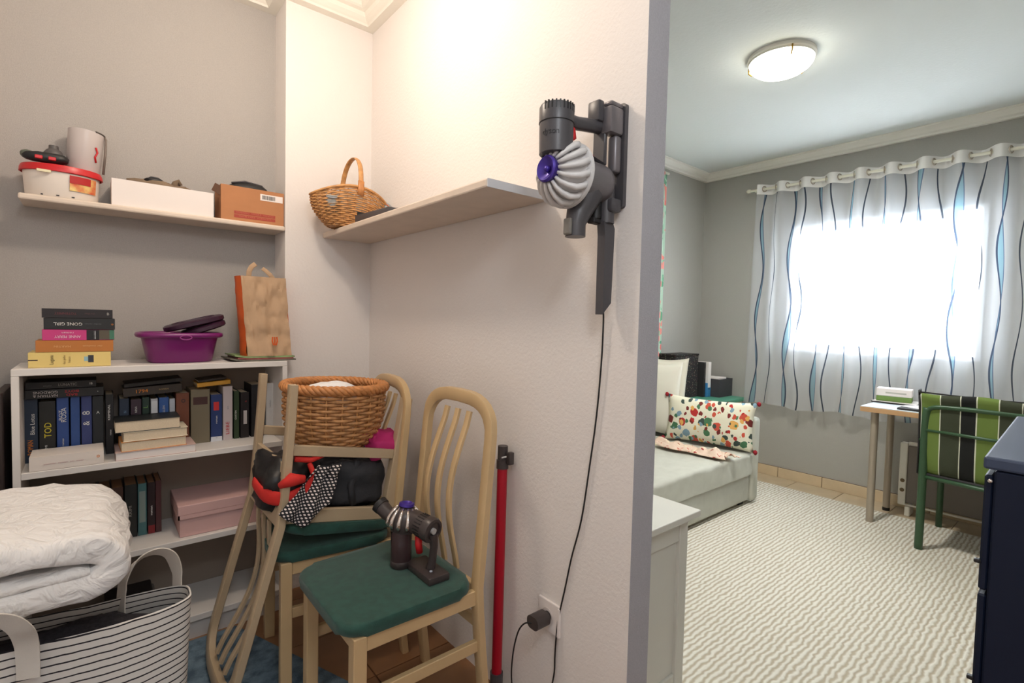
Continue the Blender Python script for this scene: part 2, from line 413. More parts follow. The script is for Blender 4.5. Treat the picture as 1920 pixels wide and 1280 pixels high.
def grid(b, nu, nv, f):
    V = [[b.verts.new(f(i/nu, j/nv)) for j in range(nv+1)] for i in range(nu+1)]
    for i in range(nu):
        for j in range(nv): b.faces.new((V[i][j], V[i+1][j], V[i+1][j+1], V[i][j+1]))
    return V
def solid(o, t, sub=0):
    m = o.modifiers.new('s', 'SOLIDIFY'); m.thickness = t; m.offset = 0
    if sub: q = o.modifiers.new('u', 'SUBSURF'); q.levels = sub; q.render_levels = sub
    return o
# ------------------------------------------------------------------ room shell
AX = 1.05; AT = 1.14; Y0 = .767; PY = 2.36; BY = 2.52; PXR = .655; HC = 2.68; BC = 2.62; WX = 4.38; BRY = 2.505; RY = -.24
b = NB(); bx(b, -1.0, WX+.1, -1.3, 2.9, -.12, -.008); floor = struct('floor', b, M_grout)
# floor tiles, one object each, sharing two meshes
T = .33
tm = []
for mt in (M_tileb, M_tile):
    b = NB(); bx(b, .002, T-.002, .002, T-.002, -.010, 0, .0012, 1)
    o = obj('tile', b, mt, floor); tm.append(o)
first = [True, True]
for i in range(-3, 14):
    for j in range(-3, 8):
        x, y = i*T+.09, j*T-.05
        if x < -1 or x+T > WX+.02 or (x < 1.2 and (y < .2 or y > 2.5)): continue
        k = 1 if x > 1.12 else 0
        if first[k]: tm[k].location = (x, y, 0); first[k] = False
        else:
            o = tm[k].copy(); C.objects.link(o); o.location = (x, y, 0)
b = NB(); bx(b, -1.0, AX+.045, -1.3, BY+.1, HC, HC+.1); struct('ceiling', b, M_ceil)
b = NB(); bx(b, AX+.045, WX+.1, RY-.1, BRY+.1, BC, BC+.16); struct('ceiling_bedroom', b, M_ceil)
# partition between hall and bedroom: white hall face, grey end and bedroom side
b = NB(); bx(b, AX, AX+.03, Y0, PY+.1, 0, HC); struct('wall_partition_hall_side', b, M_wall)
b = NB(); bx(b, AX+.0301, AT, Y0+.0005, BRY, 0, HC); bx(b, AX+.0004, AX+.030, Y0-.0012, Y0, 0, HC); pg = struct('wall_partition_bedroom_side', b, M_edge)
b = NB(); bx(b, PXR, AX, PY, PY+.25, 0, HC); struct('wall_pillar_right', b, M_wall)
b = NB(); bx(b, -.262, PXR, BY, BY+.1, 0, HC); struct('wall_back', b, M_grey)
b = NB(); bx(b, -.45, -.262, PY, BY+.1, 0, HC); struct('wall_pillar_left', b, M_wall)
b = NB(); bx(b, -1.0, -.45, PY+.1, BY+.1, 0, HC); struct('wall_back_left', b, M_grey)
b = NB(); bx(b, -1.1, -1.0, -1.3, BY+.1, 0, HC); struct('wall_left', b, M_wall)
b = NB(); bx(b, -1.0, AT, -1.4, -1.3, 0, HC); struct('wall_front', b, M_wall)
b = NB(); bx(b, AX, AT, -1.3, -.02, 0, HC); struct('wall_partition_near', b, M_wall)
b = NB(); bx(b, AX, AT, -.02, Y0-.002, 2.3, HC); struct('wall_lintel', b, M_wall)
b = NB(); bx(b, AT, WX+.1, BRY, BRY+.1, 0, BC); struct('wall_bedroom_left', b, M_bgrey)
b = NB(); bx(b, AT, WX+.1, RY-.1, RY, 0, BC); struct('wall_bedroom_right', b, M_bgrey)
wy0, wy1, wz0, wz1 = .55, 1.745, 1.05, 2.065
b = NB()
bx(b, WX, WX+.12, RY, wy0, 0, BC); bx(b, WX, WX+.12, wy1, BRY, 0, BC); bx(b, WX, WX+.12, wy0, wy1, 0, wz0); bx(b, WX, WX+.12, wy0, wy1, wz1, BC)
struct('wall_window', b, M_bgrey)
# window: frame, sliding sashes and panes
b = NB(); f = .032
for a in ((wy0, wy1, wz0, wz0+f), (wy0, wy1, wz1-f, wz1), (wy0, wy0+f, wz0+f, wz1-f), (wy1-f, wy1, wz0+f, wz1-f)): bx(b, WX-.012, WX+.06, a[0], a[1], a[2], a[3], .004, 1)
win = struct('window_1', b, M_frame)
for nm, ya, yb, dx in (('sash', .70, wy1-f, .0), ('sash', .745, wy1-f-.03, .035)):
    b = NB(); g = .034; z0, z1 = wz0+f, wz1-f
    for a in ((ya, yb, z0, z0+g), (ya, yb, z1-g, z1), (ya, ya+g, z0+g, z1-g), (yb-g, yb, z0+g, z1-g)): bx(b, WX+.004+dx, WX+.032+dx, *a, .003, 1)
    s = obj(nm, b, M_frame, win)
    b = NB(); bx(b, WX+.016+dx, WX+.020+dx, ya+g, yb-g, z0+g, z1-g); obj('pane', b, M_glass, s)
b = NB(); bx(b, WX-.012, WX+.003, .712, .732, 1.50, 1.60, .004, 2); obj('sash_handle', b, M_dgrey, win)
# cornices: profile swept along wall paths with mitres
def cornice(name, path, prof, z, side, material=M_trim):
    b = NB(); n = len(path); P = [Vector(p) for p in path]; rings = []
    for i in range(n):
        ds = []
        if i > 0: ds.append((P[i]-P[i-1]).normalized())
        if i < n-1: ds.append((P[i+1]-P[i]).normalized())
        ns = [Vector((-d.y, d.x))*side for d in ds]
        nn = ns[0] if len(ns) == 1 else (ns[0]+ns[1])/(1+ns[0].dot(ns[1]))
        rings.append([b.verts.new((P[i].x+nn.x*o, P[i].y+nn.y*o, z+h)) for o, h in prof])
    m = len(prof)
    for i in range(n-1):
        for j in range(m): b.faces.new((rings[i][j], rings[i][(j+1) % m], rings[i+1][(j+1) % m], rings[i+1][j]))
    b.faces.new(rings[0]); b.faces.new(rings[-1][::-1])
    return struct(name, b, material)
hp = [(0, 0), (.042, 0), (.046, .008), (.054, .014), (.066, .026), (.072, .042), (.088, .048), (.096, .055), (.100, .07), (0, .07)]
cornice('trim_1', [(AX, -.02), (AX, PY), (PXR, PY), (PXR, BY), (-.262, BY), (-.262, PY), (-.45, PY)], hp, HC-.07, 1)
bp = [(0, 0), (.03, 0), (.034, .01), (.05, .018), (.062, .034), (.07, .05), (.085, .055), (.085, .062), (0, .062)]
cornice('trim_2', [(AT, BRY), (WX, BRY), (WX, RY), (AT, RY)], bp, BC-.06, -1)
# tiled skirting under the window and along the bed wall
b = NB(); bx(b, WX-.006, WX, RY, BRY, 0, .082); sk = struct('baseboard_window', b, M_grout)
b = NB(); bx(b, WX-.016, WX-.006, .002, T-.002, 0, .08, .002, 1); s0 = obj('tile', b, M_skirt, sk, loc=(0, RY+.01, 0))
for i in range(1, 8):
    o = s0.copy(); C.objects.link(o); o.location = (0, RY+.01+i*T, 0)
b = NB(); bx(b, WX-.016, WX-.006, RY+.012+8*T, BRY-.002, 0, .08, .002, 1); obj('tile', b, M_skirt, sk)
# ------------------------------------------------------------------ ceiling lamps
t = thing('ceiling_lamp', 'round white glass ceiling lamp, lit, on bedroom ceiling', 'lamp', (2.70, 1.155, BC))
b = NB(); lathe(b, [(0, 0), (.155, 0), (.158, -.018), (.151, -.024), (.15, -.03), (0, -.03)], 48); obj('lamp_base', b, M_trim, t, smooth=30)
b = NB(); lathe(b, [(.148, -.026), (.146, -.04), (.134, -.058), (.11, -.075), (.06, -.086), (0, -.09)], 48); obj('lamp_shade', b, M_lamp, t, smooth=True)
for a in (100, 220, 340):
    b = NB(); q = radians(a); tube(b, [(.155*cos(q), .155*sin(q), -.02), (.154*cos(q), .154*sin(q), -.045), (.138*cos(q), .138*sin(q), -.06)], .004, 8); obj('clip', b, M_gold, t, smooth=True)
t = thing('hall_ceiling_lamp', 'round warm glass lamp on the storage hall ceiling', 'lamp', (.38, 1.55, HC))
b = NB(); lathe(b, [(0, 0), (.13, 0), (.13, -.02), (0, -.02)], 32); obj('lamp_base', b, M_trim, t, smooth=30)
b = NB(); lathe(b, [(.12, -.02), (.115, -.05), (.08, -.08), (0, -.095)], 32); obj('lamp_shade', b, M_lampw, t, smooth=True)
# ------------------------------------------------------------------ wall shelves
b = NB(); bx(b, -.187, PXR-.0015, 2.352, BY-.002, 1.617, 1.638, .006, 2); tag(obj('wall_shelf', b, M_shelf), 'pale wooden wall shelf high in the grey niche, carrying tub and boxes', 'shelf')
t = thing('wall_shelf', 'long pale wooden wall shelf on the white wall, carrying the handled basket', 'shelf', (0, 0, 0))
b = NB(); bx(b, .818, AX-.001, 1.103, PY-.002, 1.607, 1.632, .005, 2); obj('board', b, M_shelf, t)
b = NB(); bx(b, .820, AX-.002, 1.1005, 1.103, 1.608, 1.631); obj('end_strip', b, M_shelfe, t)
# ------------------------------------------------------------------ bookcase
BX0, BX1, FY, DY = -.198, .622, 2.2, 2.48
t = thing('bookcase', 'low white laminate bookcase full of paperbacks in the grey niche', 'bookcase', (0, 0, 0))
b = NB(); bx(b, BX0, BX0+.019, FY, DY, 0, 1.038, .0015, 1); obj('side_panel', b, M_white, t)
b = NB(); bx(b, BX1-.019, BX1, FY, DY, 0, 1.038, .0015, 1); obj('side_panel', b, M_white, t)
b = NB(); bx(b, BX0, BX1, FY, DY, 1.0385, 1.0605, .0015, 1); obj('top_board', b, M_white, t)
for z0, z1, n in ((.706, .728, 'shelf'), (.378, .400, 'shelf'), (.074, .098, 'bottom_board')):
    b = NB(); bx(b, BX0+.0195, BX1-.0195, FY, DY-.005, z0, z1, .0015, 1); obj(n, b, M_white, t)
b = NB(); bx(b, BX0+.0195, BX1-.0195, FY+.02, FY+.035, 0, .0735); obj('plinth', b, M_white, t)
b = NB(); bx(b, BX0+.01, BX1-.01, DY-.004, DY+.002, .05, 1.04); obj('back_panel', b, M_back, t)
# ------------------------------------------------------------------ books
def book(name, label, w, h, d, col, pos, mode='up', group=None, titles=(), rz=0, pages_front=False, page_mat=None, tilt=0, spine2=None):
    """local: spine faces -y. mode 'up': w along x, h along z. 'flat': h along x, w (thickness) along z."""
    mtx = Matrix.Translation(Vector(pos)) @ Matrix.Rotation(rz, 4, 'Z') @ Matrix.Rotation(tilt, 4, 'Y')
    t = thing(name, label, 'book', group=group, mtx=mtx)
    c = .0018; mc = cm(col)
    X, Z = (w, h) if mode == 'up' else (h, w)
    b = NB()
    if mode == 'up':
        bx(b, 0, c, 0, d, 0, Z, .0006, 1); bx(b, X-c, X, 0, d, 0, Z, .0006, 1)
        if not pages_front: bx(b, 0, X, 0, c, 0, Z, .0008, 1)
        obj('cover', b, mc, t)
        b = NB(); bx(b, c, X-c, (0.003 if pages_front else c), d-.003, .002, Z-.003); obj('pages', b, page_mat or M_page, t)
    else:
        bx(b, 0, X, 0, d, 0, c, .0006, 1); bx(b, 0, X, 0, d, Z-c, Z, .0006, 1)
        if not pages_front: bx(b, 0, X, 0, c, 0, Z, .0008, 1)
        else: bx(b, 0, X, d-c, d, 0, Z, .0008, 1)
        obj('cover', b, mc, t)
        b = NB(); bx(b, .002, X-.003, (0.003 if pages_front else c), d-c-.0005, c, Z-c); obj('pages', b, page_mat or M_page, t)
    for tt in titles:
        s, u, v, size, ink, rot = tt[:6]; fit = tt[6] if len(tt) > 6 else None
        xd, yd = {0: ((1, 0, 0), (0, 0, 1)), 90: ((0, 0, 1), (-1, 0, 0)), 180: ((-1, 0, 0), (0, 0, -1)), 270: ((0, 0, -1), (1, 0, 0))}[rot]
        text(t, s, (u*X, -.0006, v*Z), size, ink, xd, yd, name='title', fit=fit)
    for (u0, u1, v0, v1, cc) in (spine2 or ()):
        b = NB(); bx(b, u0*X, u1*X, -.0005, 0.0002, v0*Z, v1*Z); obj('spine_panel', b, cm(cc), t)
    return t
YF = 2.34
k = YF/2.30
def hz(h): return (h+.728-1.25)*k+1.25-.728
up1 = [
 (-.177, -.142, .225, (26, 44, 66), 'dark blue paperback first at the left end, white and orange spine lettering', [('Blue Lotus', .62, .60, .016, M_inkw, 90, .07), ('ROMAN', .45, .24, .020, M_inko, 90, .05)]),
 (-.141, -.098, .213, (24, 24, 22), 'black thick book with large yellow letters TOD on the spine', [('TOD', .55, .52, .026, M_inky, 90, .052), ('KRIMI', .42, .2, .009, M_inkw, 90, .045)]),
 (-.097, -.064, .227, (42, 74, 140), 'bright blue book with white block lettering right of the TOD book', [('ROSA', .60, .70, .020, M_inkw, 90, .05), ('ROT', .35, .70, .014, M_inkw, 90, .05), ('roman', .5, .27, .008, M_inkw, 90, .04)]),
 (-.061, -.035, .225, (44, 78, 142), 'plain bright blue book between two lettered blue books', []),
 (-.033, -.003, .223, (52, 64, 120), 'blue violet book with pale swirling spine', [('8', .5, .72, .030, M_inkw, 90), ('&', .5, .55, .026, M_inkw, 90), ('III', .5, .15, .02, M_inkw, 90)]),
 (-.003, .029, .221, (24, 30, 36), 'near black book with pale figure at the spine top, left row', [('A', .5, .72, .014, M_inkw, 0), ('ii', .6, .12, .014, M_inkw, 90)]),
 (.033, .057, .224, (20, 20, 24), 'slim black book with white lettering, last of the left row', [('KRIMINAL', .45, .70, .010, M_inkw, 90, .07), ('roman', .6, .36, .008, M_inkw, 90)]),
 (.072, .102, .205, (28, 44, 66), 'navy book standing behind the pale stack, first of its row', [('N', .6, .75, .012, cm((120, 150, 180)), 90)]),
 (.105, .138, .2, (58, 40, 54), 'dark plum book behind the pale stack', [('NINA', .5, .80, .010, M_inkw, 90)]),
 (.139, .162, .204, (26, 52, 42), 'dark green book behind the pale stack', [('L', .5, .82, .02, cm((120, 170, 90)), 90)]),
 (.165, .188, .198, (196, 198, 204), 'pale grey slim book behind the pale stack, left of a blue one', []),
 (.19, .222, .2, (50, 92, 160), 'mid blue book behind the pale stack with white lettering', [('ALLEIN', .5, .76, .010, M_inkw, 90)]),
 (.223, .242, .193, (190, 196, 206), 'pale grey slim book right of the mid blue book', []),
 (.244, .289, .212, (120, 66, 44), 'rust brown book with small black dot at the spine top', [('o', .5, .85, .03, M_ink, 90)]),
 (.292, .358, .222, (124, 114, 92), 'thick olive grey book with maroon title block', []),
 (.36, .401, .198, (36, 58, 112), 'navy to white book with small red square on the spine', [('roman', .5, .46, .010, M_inkw, 90, .05), ('i', .5, .07, .01, M_ink, 90)]),
 (.403, .439, .228, (204, 192, 192), 'pale blotched book with red lettering low on the spine', [('LIEBE', .5, .22, .018, M_inkr, 90, .06), ('ein', .5, .6, .012, cm((150, 150, 160)), 90)]),
 (.443, .464, .206, (46, 66, 40), 'dark green slim book with white lettering near the right end', [('GARTEN', .35, .50, .008, M_inkw, 90, .07)]),
 (.467, .5, .199, (28, 22, 24), 'black book with pale block low on its spine, behind the upturned chair', [('x', .6, .8, .012, M_inkr, 90)]),
 (.507, .558, .229, (24, 24, 28), 'tall black book with grey label, partly behind the chair leg', []),
 (.565, .599, .231, (206, 202, 198), 'pale grey book at the right end of the shelf', [('Lexikon', .5, .6, .010, cm((150, 148, 148)), 90)]),
]
for x0, x1, h, col, lab, tt in up1:
    x0 *= k; x1 *= k; sp = None
    if 'olive' in lab: sp = [(.12, .88, .72, .86, (70, 40, 38))]
    if 'navy to white' in lab: sp = [(.25, .72, .66, .84, (206, 50, 50)), (.0, 1, 0, .10, (222, 224, 230))]
    if 'label, partly' in lab: sp = [(.5, .8, .24, .45, (120, 120, 124))]
    if 'block low' in lab: sp = [(.35, .75, .3, .6, (196, 190, 188))]
    if 'pale grey slim book behind' in lab: sp = [(.1, .9, .55, .95, (222, 224, 228))]
    d = .128 if h < .215 else .134
    book('book', lab, x1-x0-.0015, hz(h), d, col, (x0, YF+random.uniform(-.003, .003), .728), 'up', 'upright books on the upper bookcase shelf', tt, spine2=sp)
top = 'flat books lying on top of the upright row'
book('book', 'black book lettered LUNATIC lying highest at the left under the bookcase top', .024, .184, .12, (20, 19, 22), (-.175, 2.325, .9795), 'flat', top, [('LUNATIC', .58, .5, .013, cm((150, 146, 140)), 0, .048), ('IB', .92, .5, .011, M_inkw, 0), ('sebastian', .30, .45, .006, cm((110, 108, 108)), 0)])
book('book', 'black book with white and red capitals lying under the LUNATIC book', .031, .205, .125, (18, 18, 20), (-.176, 2.322, .9475), 'flat', top, [('NATHAN &', .25, .3, .012, cm((190, 180, 176)), 180, .062), ('GORDONS', .25, .68, .012, cm((190, 180, 176)), 180, .062), ('BAD', .58, .3, .012, M_inkr, 180, .038), ('BOYS', .58, .68, .012, M_inkr, 180, .04), ('s', .92, .5, .008, M_inkw, 0)])
book('book', 'dark brown book with golden script lying on the middle row, lower of two', .032, .182, .12, (50, 40, 32), (.085, 2.322, .9345), 'flat', top, [('1794', .30, .5, .018, M_inko, 0, .036), ('ROMAN', .68, .5, .008, cm((170, 140, 90)), 0, .03)], tilt=-.05)
book('book', 'dark worn book lying on top of the brown one with golden script', .014, .180, .12, (34, 30, 26), (.088, 2.326, .969), 'flat', top, tilt=-.075)
book('book', 'ochre yellow book lying across the right row', .017, .118, .11, (214, 156, 50), (.318, 2.325, .9545), 'flat', top, tilt=-.07)
book('book', 'thin dark book on top of the ochre yellow one', .009, .10, .11, (52, 44, 40), (.322, 2.328, .973), 'flat', top, tilt=-.10)
fr = 'flat books at the front of the upper bookcase shelf'
book('book', 'white book with small orange dot lying at the left front of the shelf', .046, .186, .125, (232, 222, 214), (-.160, FY+.003, .7285), 'flat', fr, [('sommer  roman  am  meer', .45, .45, .007, cm((206, 170, 170)), 0, .11), ('o', .92, .62, .018, M_inko, 0)])
st = [(.0285, .24, .165, (206, 178, 172), .057, 'big thin hardback with dark red edge, lowest of the pale stack'),
      (.034, .195, .125, (222, 150, 80), .073, 'cream page block with orange cover, second from the bottom of the pale stack'),
      (.033, .192, .125, (226, 214, 190), .079, 'cream page block under the black covered book'),
      (.040, .192, .128, (28, 30, 30), .056, 'book with black cover on top of the pale stack')]
z = .7285
for w, h, d, col, x, lab in st:
    book('book', lab, w, h, d, col, (x, FY+.004, z), 'flat', 'stack of books with page edges to the front', rz=random.uniform(.0, .03), pages_front=True, page_mat=(M_wbox if 'big' in lab else None)); z += w+.0006
# stack on the bookcase top
tp = 'five books stacked on the bookcase top'
z = 1.061
for w, h, d, col, x, lab, tt, sp in (
    (.050, .208, .135, (232, 206, 128), -.160, 'yellow thick book, lowest of the stack on the bookcase top', [('Lugana', .27, .5, .014, cm((120, 100, 60)), 90, .03), ('das gelbe', .42, .5, .009, cm((170, 140, 80)), 90, .03), ('haus', .48, .5, .009, cm((170, 140, 80)), 90, .03)], [(.0, .11, .47, .53, (70, 50, 40)), (.71, .78, .28, .78, (50, 52, 60)), (.66, .71, .38, .68, (150, 190, 200))]),
    (.039, .197, .13, (190, 118, 52), -.142, 'orange brown leather look book, second from the bottom on the bookcase top', [('MARTIN', .33, .5, .009, cm((220, 170, 110)), 180, .05), ('der medicus', .72, .5, .008, cm((222, 178, 120)), 180, .07)], None),
    (.036, .184, .125, (206, 60, 130), -.126, 'magenta and black book in the middle of the stack on the bookcase top', [('ANNE PERRY', .34, .35, .012, cm((240, 210, 222)), 180, .066), ('roman', .34, .7, .009, cm((240, 210, 222)), 180, .05)], [(.60, .78, .02, .98, (26, 26, 30)), (.70, .73, .1, .9, (220, 220, 222)), (.78, .93, .04, .98, (92, 84, 70)), (.93, 1, .04, .98, (66, 120, 96))]),
    (.038, .182, .125, (32, 33, 36), -.122, 'black book with white capitals, second from the top on the bookcase top', [('GONE GIRL', .33, .5, .014, M_inkw, 180, .072), ('thriller roman', .68, .5, .006, cm((110, 110, 114)), 180, .05), ('o', .96, .5, .012, M_inko, 0)], None),
    (.031, .180, .125, (34, 28, 32), -.126, 'dark book with faint red lettering, topmost on the bookcase top', [('TOTENFEST', .32, .5, .010, cm((120, 50, 56)), 180, .055), ('thriller', .66, .5, .008, cm((96, 60, 62)), 180, .05), ('B', .93, .5, .012, cm((190, 186, 180)), 0)], None)):
    book('book', lab, w-.0008, h, d, col, (x, 2.228, z), 'flat', tp, tt, rz=random.uniform(-.012, .02), spine2=sp); z += w
# lower shelf books
lo = 'upright books on the lower bookcase shelf'
kk = 2.33/2.26
xs = [(-.150, .034, (40, 34, 30), 'dark book at the far left of the lower shelf, mostly behind the duvet'), (-.112, .036, (52, 40, 34), 'brown book second on the lower shelf behind the duvet'), (-.072, .038, (34, 38, 44), 'slate book third on the lower shelf behind the duvet'),
      (-.030, .036, (60, 46, 36), 'umber book fourth on the lower shelf behind the duvet'), (.010, .036, (36, 30, 34), 'black book fifth on the lower shelf behind the duvet'), (.048, .034, (70, 44, 34), 'russet book just left of the dark lettered one on the lower shelf'),
      (.0865, .037, (24, 28, 28), 'dark book with pale lettering beside the duvet corner'), (.126, .027, (70, 112, 116), 'teal book with pale spine panel on the lower shelf'),
      (.1555, .024, (38, 20, 24), 'black and dark red book with white lettering on the lower shelf'), (.181, .018, (78, 40, 42), 'wine red book last before the pink box')]
for x, w, col, lab in xs:
    tt = []; sp = None
    if 'pale lettering' in lab: tt = [('KRIMI', .45, .5, .013, cm((150, 146, 140)), 90, .06)]
    if 'teal' in lab: sp = [(.15, .85, .25, .85, (130, 146, 140))]
    if 'white lettering' in lab: tt = [('roman', .5, .45, .011, M_inkw, 90, .06)]; sp = [(.1, .95, 0, .16, (130, 30, 36))]
    book('book', lab, w, .200+random.uniform(-.004, .004), .135, col, (x*1.0, 2.338, .4005), 'up', lo, tt, spine2=sp, page_mat=cm((150, 112, 78)))
t = thing('shoe_box', 'pale pink lidded cardboard box on the lower bookcase shelf', 'box', (.240, 2.218, .4005))
b = NB(); bx(b, .006, .355, .006, .235, 0, .085, .002, 1); obj('box_body', b, M_pink, t)
b = NB(); bx(b, 0, .361, 0, .241, .0855, .122, .002, 1); bx(b, 0, .361, 0, .0055, .070, .0855); bx(b, 0, .0055, 0, .241, .070, .0855); obj('lid', b, M_pink, t)
t = thing('file_box', 'grey box with dark items on the bottom of the bookcase, seen through the bag handle', 'box', (.02, 2.24, .0985))
b = NB(); bx(b, 0, .16, 0, .2, 0, .06, .003, 1); obj('box_body', b, cm((120, 114, 108)), t)
b = NB(); bx(b, .005, .15, .01, .19, .0605, .085, .004, 1); obj('dark_folder', b, cm((40, 34, 34)), t)
t = thing('dark_gap_panel', 'dark brown upright panel added as a guess in the gap left of the bookcase', 'board', (-.232, 2.40, 0))  # guessed object: two brown panels added to fill the gap with dark
b = NB(); bx(b, -.010, .012, -.16, .10, 0, .985, .003, 1); obj('panel', b, mat('dark_brown_filler', (58, 44, 42), .5, var=.25, vscale=9), t)
b = NB(); bx(b, -.024, -.0105, -.15, .09, 0, .96, .003, 1); obj('rear_panel', b, mat('mid_brown_filler', (92, 66, 52), .5, var=.2, vscale=9), t)
# ------------------------------------------------------------------ on the bookcase top
t = thing('washing_up_bowl', 'purple plastic tub with rolled rim on the bookcase top', 'tub', (.262, 2.335, 1.0605))
def ov(rx, ry, z, n=40, p=3.2):
    return [Vector((math.copysign(abs(cos(2*pi*i/n))**(2/p), cos(2*pi*i/n))*rx, math.copysign(abs(sin(2*pi*i/n))**(2/p), sin(2*pi*i/n))*ry, z)) for i in range(n)]
def loft(b, rings, capa=False, capb=False):
    V = [[b.verts.new(p) for p in r] for r in rings]
    for A, B in zip(V[:-1], V[1:]):
        for j in range(len(A)): b.faces.new((A[j], A[(j+1) % len(A)], B[(j+1) % len(A)], B[j]))
    if capa: b.faces.new(V[0][::-1])
    if capb: b.faces.new(V[-1])
    return b
b = NB(); loft(b, [ov(.098, .078, 0), ov(.106, .085, .006), ov(.124, .1, .095), ov(.126, .101, .1), ov(.121, .097, .098), ov(.103, .082, .01)], True, True); obj('tub_body', b, M_mag, t, smooth=50)
b = NB(); tube(b, ov(.133, .108, .104), .010, 8, True); obj('rim', b, M_mag, t, smooth=True)
b = NB(); tube(b, [Vector((.006+.018*cos(a), -.117, .097+.008*sin(a))) for a in [2*pi*i/16 for i in range(16)]], .0025, 6, True); obj('handle_slot', b, cm((150, 60, 130)), t)
for nm, lab, x, zz, rot, rx in (('tub_lid', 'dark purple oval lid leaning out of the purple tub, upper of two', .310, 1.212, -.27, .105), ('tub_lid', 'dark purple oval lid under the other, sticking out right of the tub', .340, 1.192, -.34, .080)):
    t = thing(nm, lab, 'lid', (x, 2.34, zz), (0, rot, 0), group='lids in the purple tub')
    b = NB(); loft(b, [ov(rx-.006, .074, -.012, p=2.5), ov(rx, .082, -.007, p=2.5), ov(rx, .082, .006, p=2.5), ov(rx-.008, .074, .011, p=2.5)], True, True); obj('lid_plate', b, M_dmag, t, smooth=40)
    b = NB(); tube(b, ov(rx*.7, .05, .0115, p=2.5), .0025, 6, True); obj('lid_ridge', b, M_dmag, t, smooth=True)
# magazines and paper bag
zz = 1.0608
for i, (x0, x1, col, rz, lab) in enumerate(((.415, .66, (120, 116, 104), .02, 'dog-eared magazine lowest under the paper bag'), (.44, .65, (150, 84, 80), .06, 'reddish magazine in the middle under the paper bag'), (.43, .655, (150, 176, 120), -.03, 'greenish magazine directly under the paper bag'))):
    b = NB(); V = grid(b, 14, 6, lambda u, v: Vector((x0+(x1-x0)*u, 2.215+.2*v, zz+.004+(.008*max(0, .18-u)/.18*(1 if i != 1 else .4)*(1-v*.5)))))
    o = obj('magazine', b, mat('magazine_cover_%d' % i, col, .4, var=.4, vscale=30)); o.modifiers.new('s', 'SOLIDIFY').thickness = .006; o.modifiers['s'].offset = 0
    tag(o, lab, 'magazine', 'magazines under the paper bag'); zz += .0065
t = thing('paper_bag', 'crumpled brown paper carrier bag with orange side on the bookcase top', 'bag', (.558, 2.30, 1.0815))
b = NB()
def bagf(u, v):
    x = -.094+.172*u+(.014*(1-v) if u < .5 else .01*(1-v)); yy = -.045-.02*(1-v)+.03*v
    cr = .010*nz((u*3, v*3, 0), 1.6, 2)+.006*abs(nz((u*6, v*6, 1), 1.3, 4))
    kk_ = max(0, 1-abs(u-.55)/.5)*max(0, .28-v)*.10
    return Vector((x, yy-cr*1.4-kk_, .325*v))
grid(b, 26, 34, bagf); obj('front_panel', b, M_kraft, t, smooth=25)
b = NB(); grid(b, 8, 24, lambda u, v: Vector((-.094+.014*(1-v)-(.012*sin(pi*u))+.004*nz((u, v*4, 3), 2), -.045-.02*(1-v)+.03*v+(.105+.0*v)*u, .325*v))); obj('side_gusset', b, M_orange, t, smooth=25)
b = NB(); grid(b, 8, 24, lambda u, v: Vector((.078+.01*(1-v)-(.02*sin(pi*u))*v, -.045-.02*(1-v)+.03*v+.105*u, .325*v))); obj('side_gusset', b, M_orange, t, smooth=25)
b = NB(); grid(b, 10, 14, lambda u, v: Vector((-.08+.165*u, .06+.03*v-.02*(1-v), .325*v))); obj('back_panel', b, M_kraft, t, smooth=25)
b = NB(); bx(b, -.08, .088, -.064, .04, 0, .002); obj('bag_base', b, M_kraft, t)
b = NB(); tube(b, [Vector((-.062, .0, .31)), Vector((-.06, .0, .345)), Vector((-.05, .002, .365)), Vector((-.034, .006, .378))], .010, 8, rb=.0025, ref=Vector((1, 0, 0))); obj('handle', b, M_kraft, t)
b = NB(); tube(b, [Vector((.040, .0, .31)), Vector((.022, .0, .335)), Vector((.006, .004, .352)), Vector((-.008, .008, .362))], .009, 8, rb=.0025, ref=Vector((1, 0, 0))); obj('handle', b, M_kraft, t)
b = NB()
for dx in (-.008, 0, .008): tube(b, [Vector((.016+dx, -.092, .078)), Vector((.016+dx*1.2, -.094, .060)), Vector((.016+dx*.6, -.096, .044))], .0028, 6)
obj('logo_print', b, M_orange, t)
# ------------------------------------------------------------------ upper niche shelf
SZ = 1.6385
t = thing('plastic_tub', 'white plastic tub with red lid at the left end of the niche shelf', 'tub', (-.078, 2.438, SZ))
b = NB(); lathe(b, [(0, 0), (.094, 0), (.098, .004), (.104, .096), (0, .097)], 40, sx=1, sy=.78); obj('tub_body', b, M_tubw, t, smooth=40)
b = NB(); lathe(b, [(0, .112), (.098, .112), (.108, .110), (.112, .100), (.113, .088), (.109, .086), (.106, .096), (0, .098)], 40, sx=1, sy=.78); obj('lid', b, M_redp, t, smooth=40)
b = NB(); grid(b, 8, 4, lambda u, v: Vector(((.1025+.003*v)*cos(radians(-78+50*u)), .78*(.1025+.003*v)*sin(radians(-78+50*u))-.002, .028+.052*v))); lb = obj('label', b, mat('jam_label', (232, 206, 130), .5, col2=(206, 66, 40), vscale=26), t, smooth=True)
b = NB(); grid(b, 8, 3, lambda u, v: Vector(((.1045+.0015*v)*cos(radians(-78+36*u)), .78*(.1045+.0015*v)*sin(radians(-78+36*u))-.003, .054+.026*v))); obj('label_band', b, cm((182, 34, 36)), lb, smooth=True)
b = NB(); bx(b, -.062, -.026, -.0865, -.083, .078, .087, .001, 1); obj('lid_tab', b, cm((236, 226, 190)), t)
for x_ in (-.05, -.01, .03):
    b = NB(); yy = -.78*sqrt(.0945**2-x_**2); bx(b, x_-.004, x_+.004, yy-.004, yy+.002, .004, .008); obj('foot_slot', b, M_ink, t)
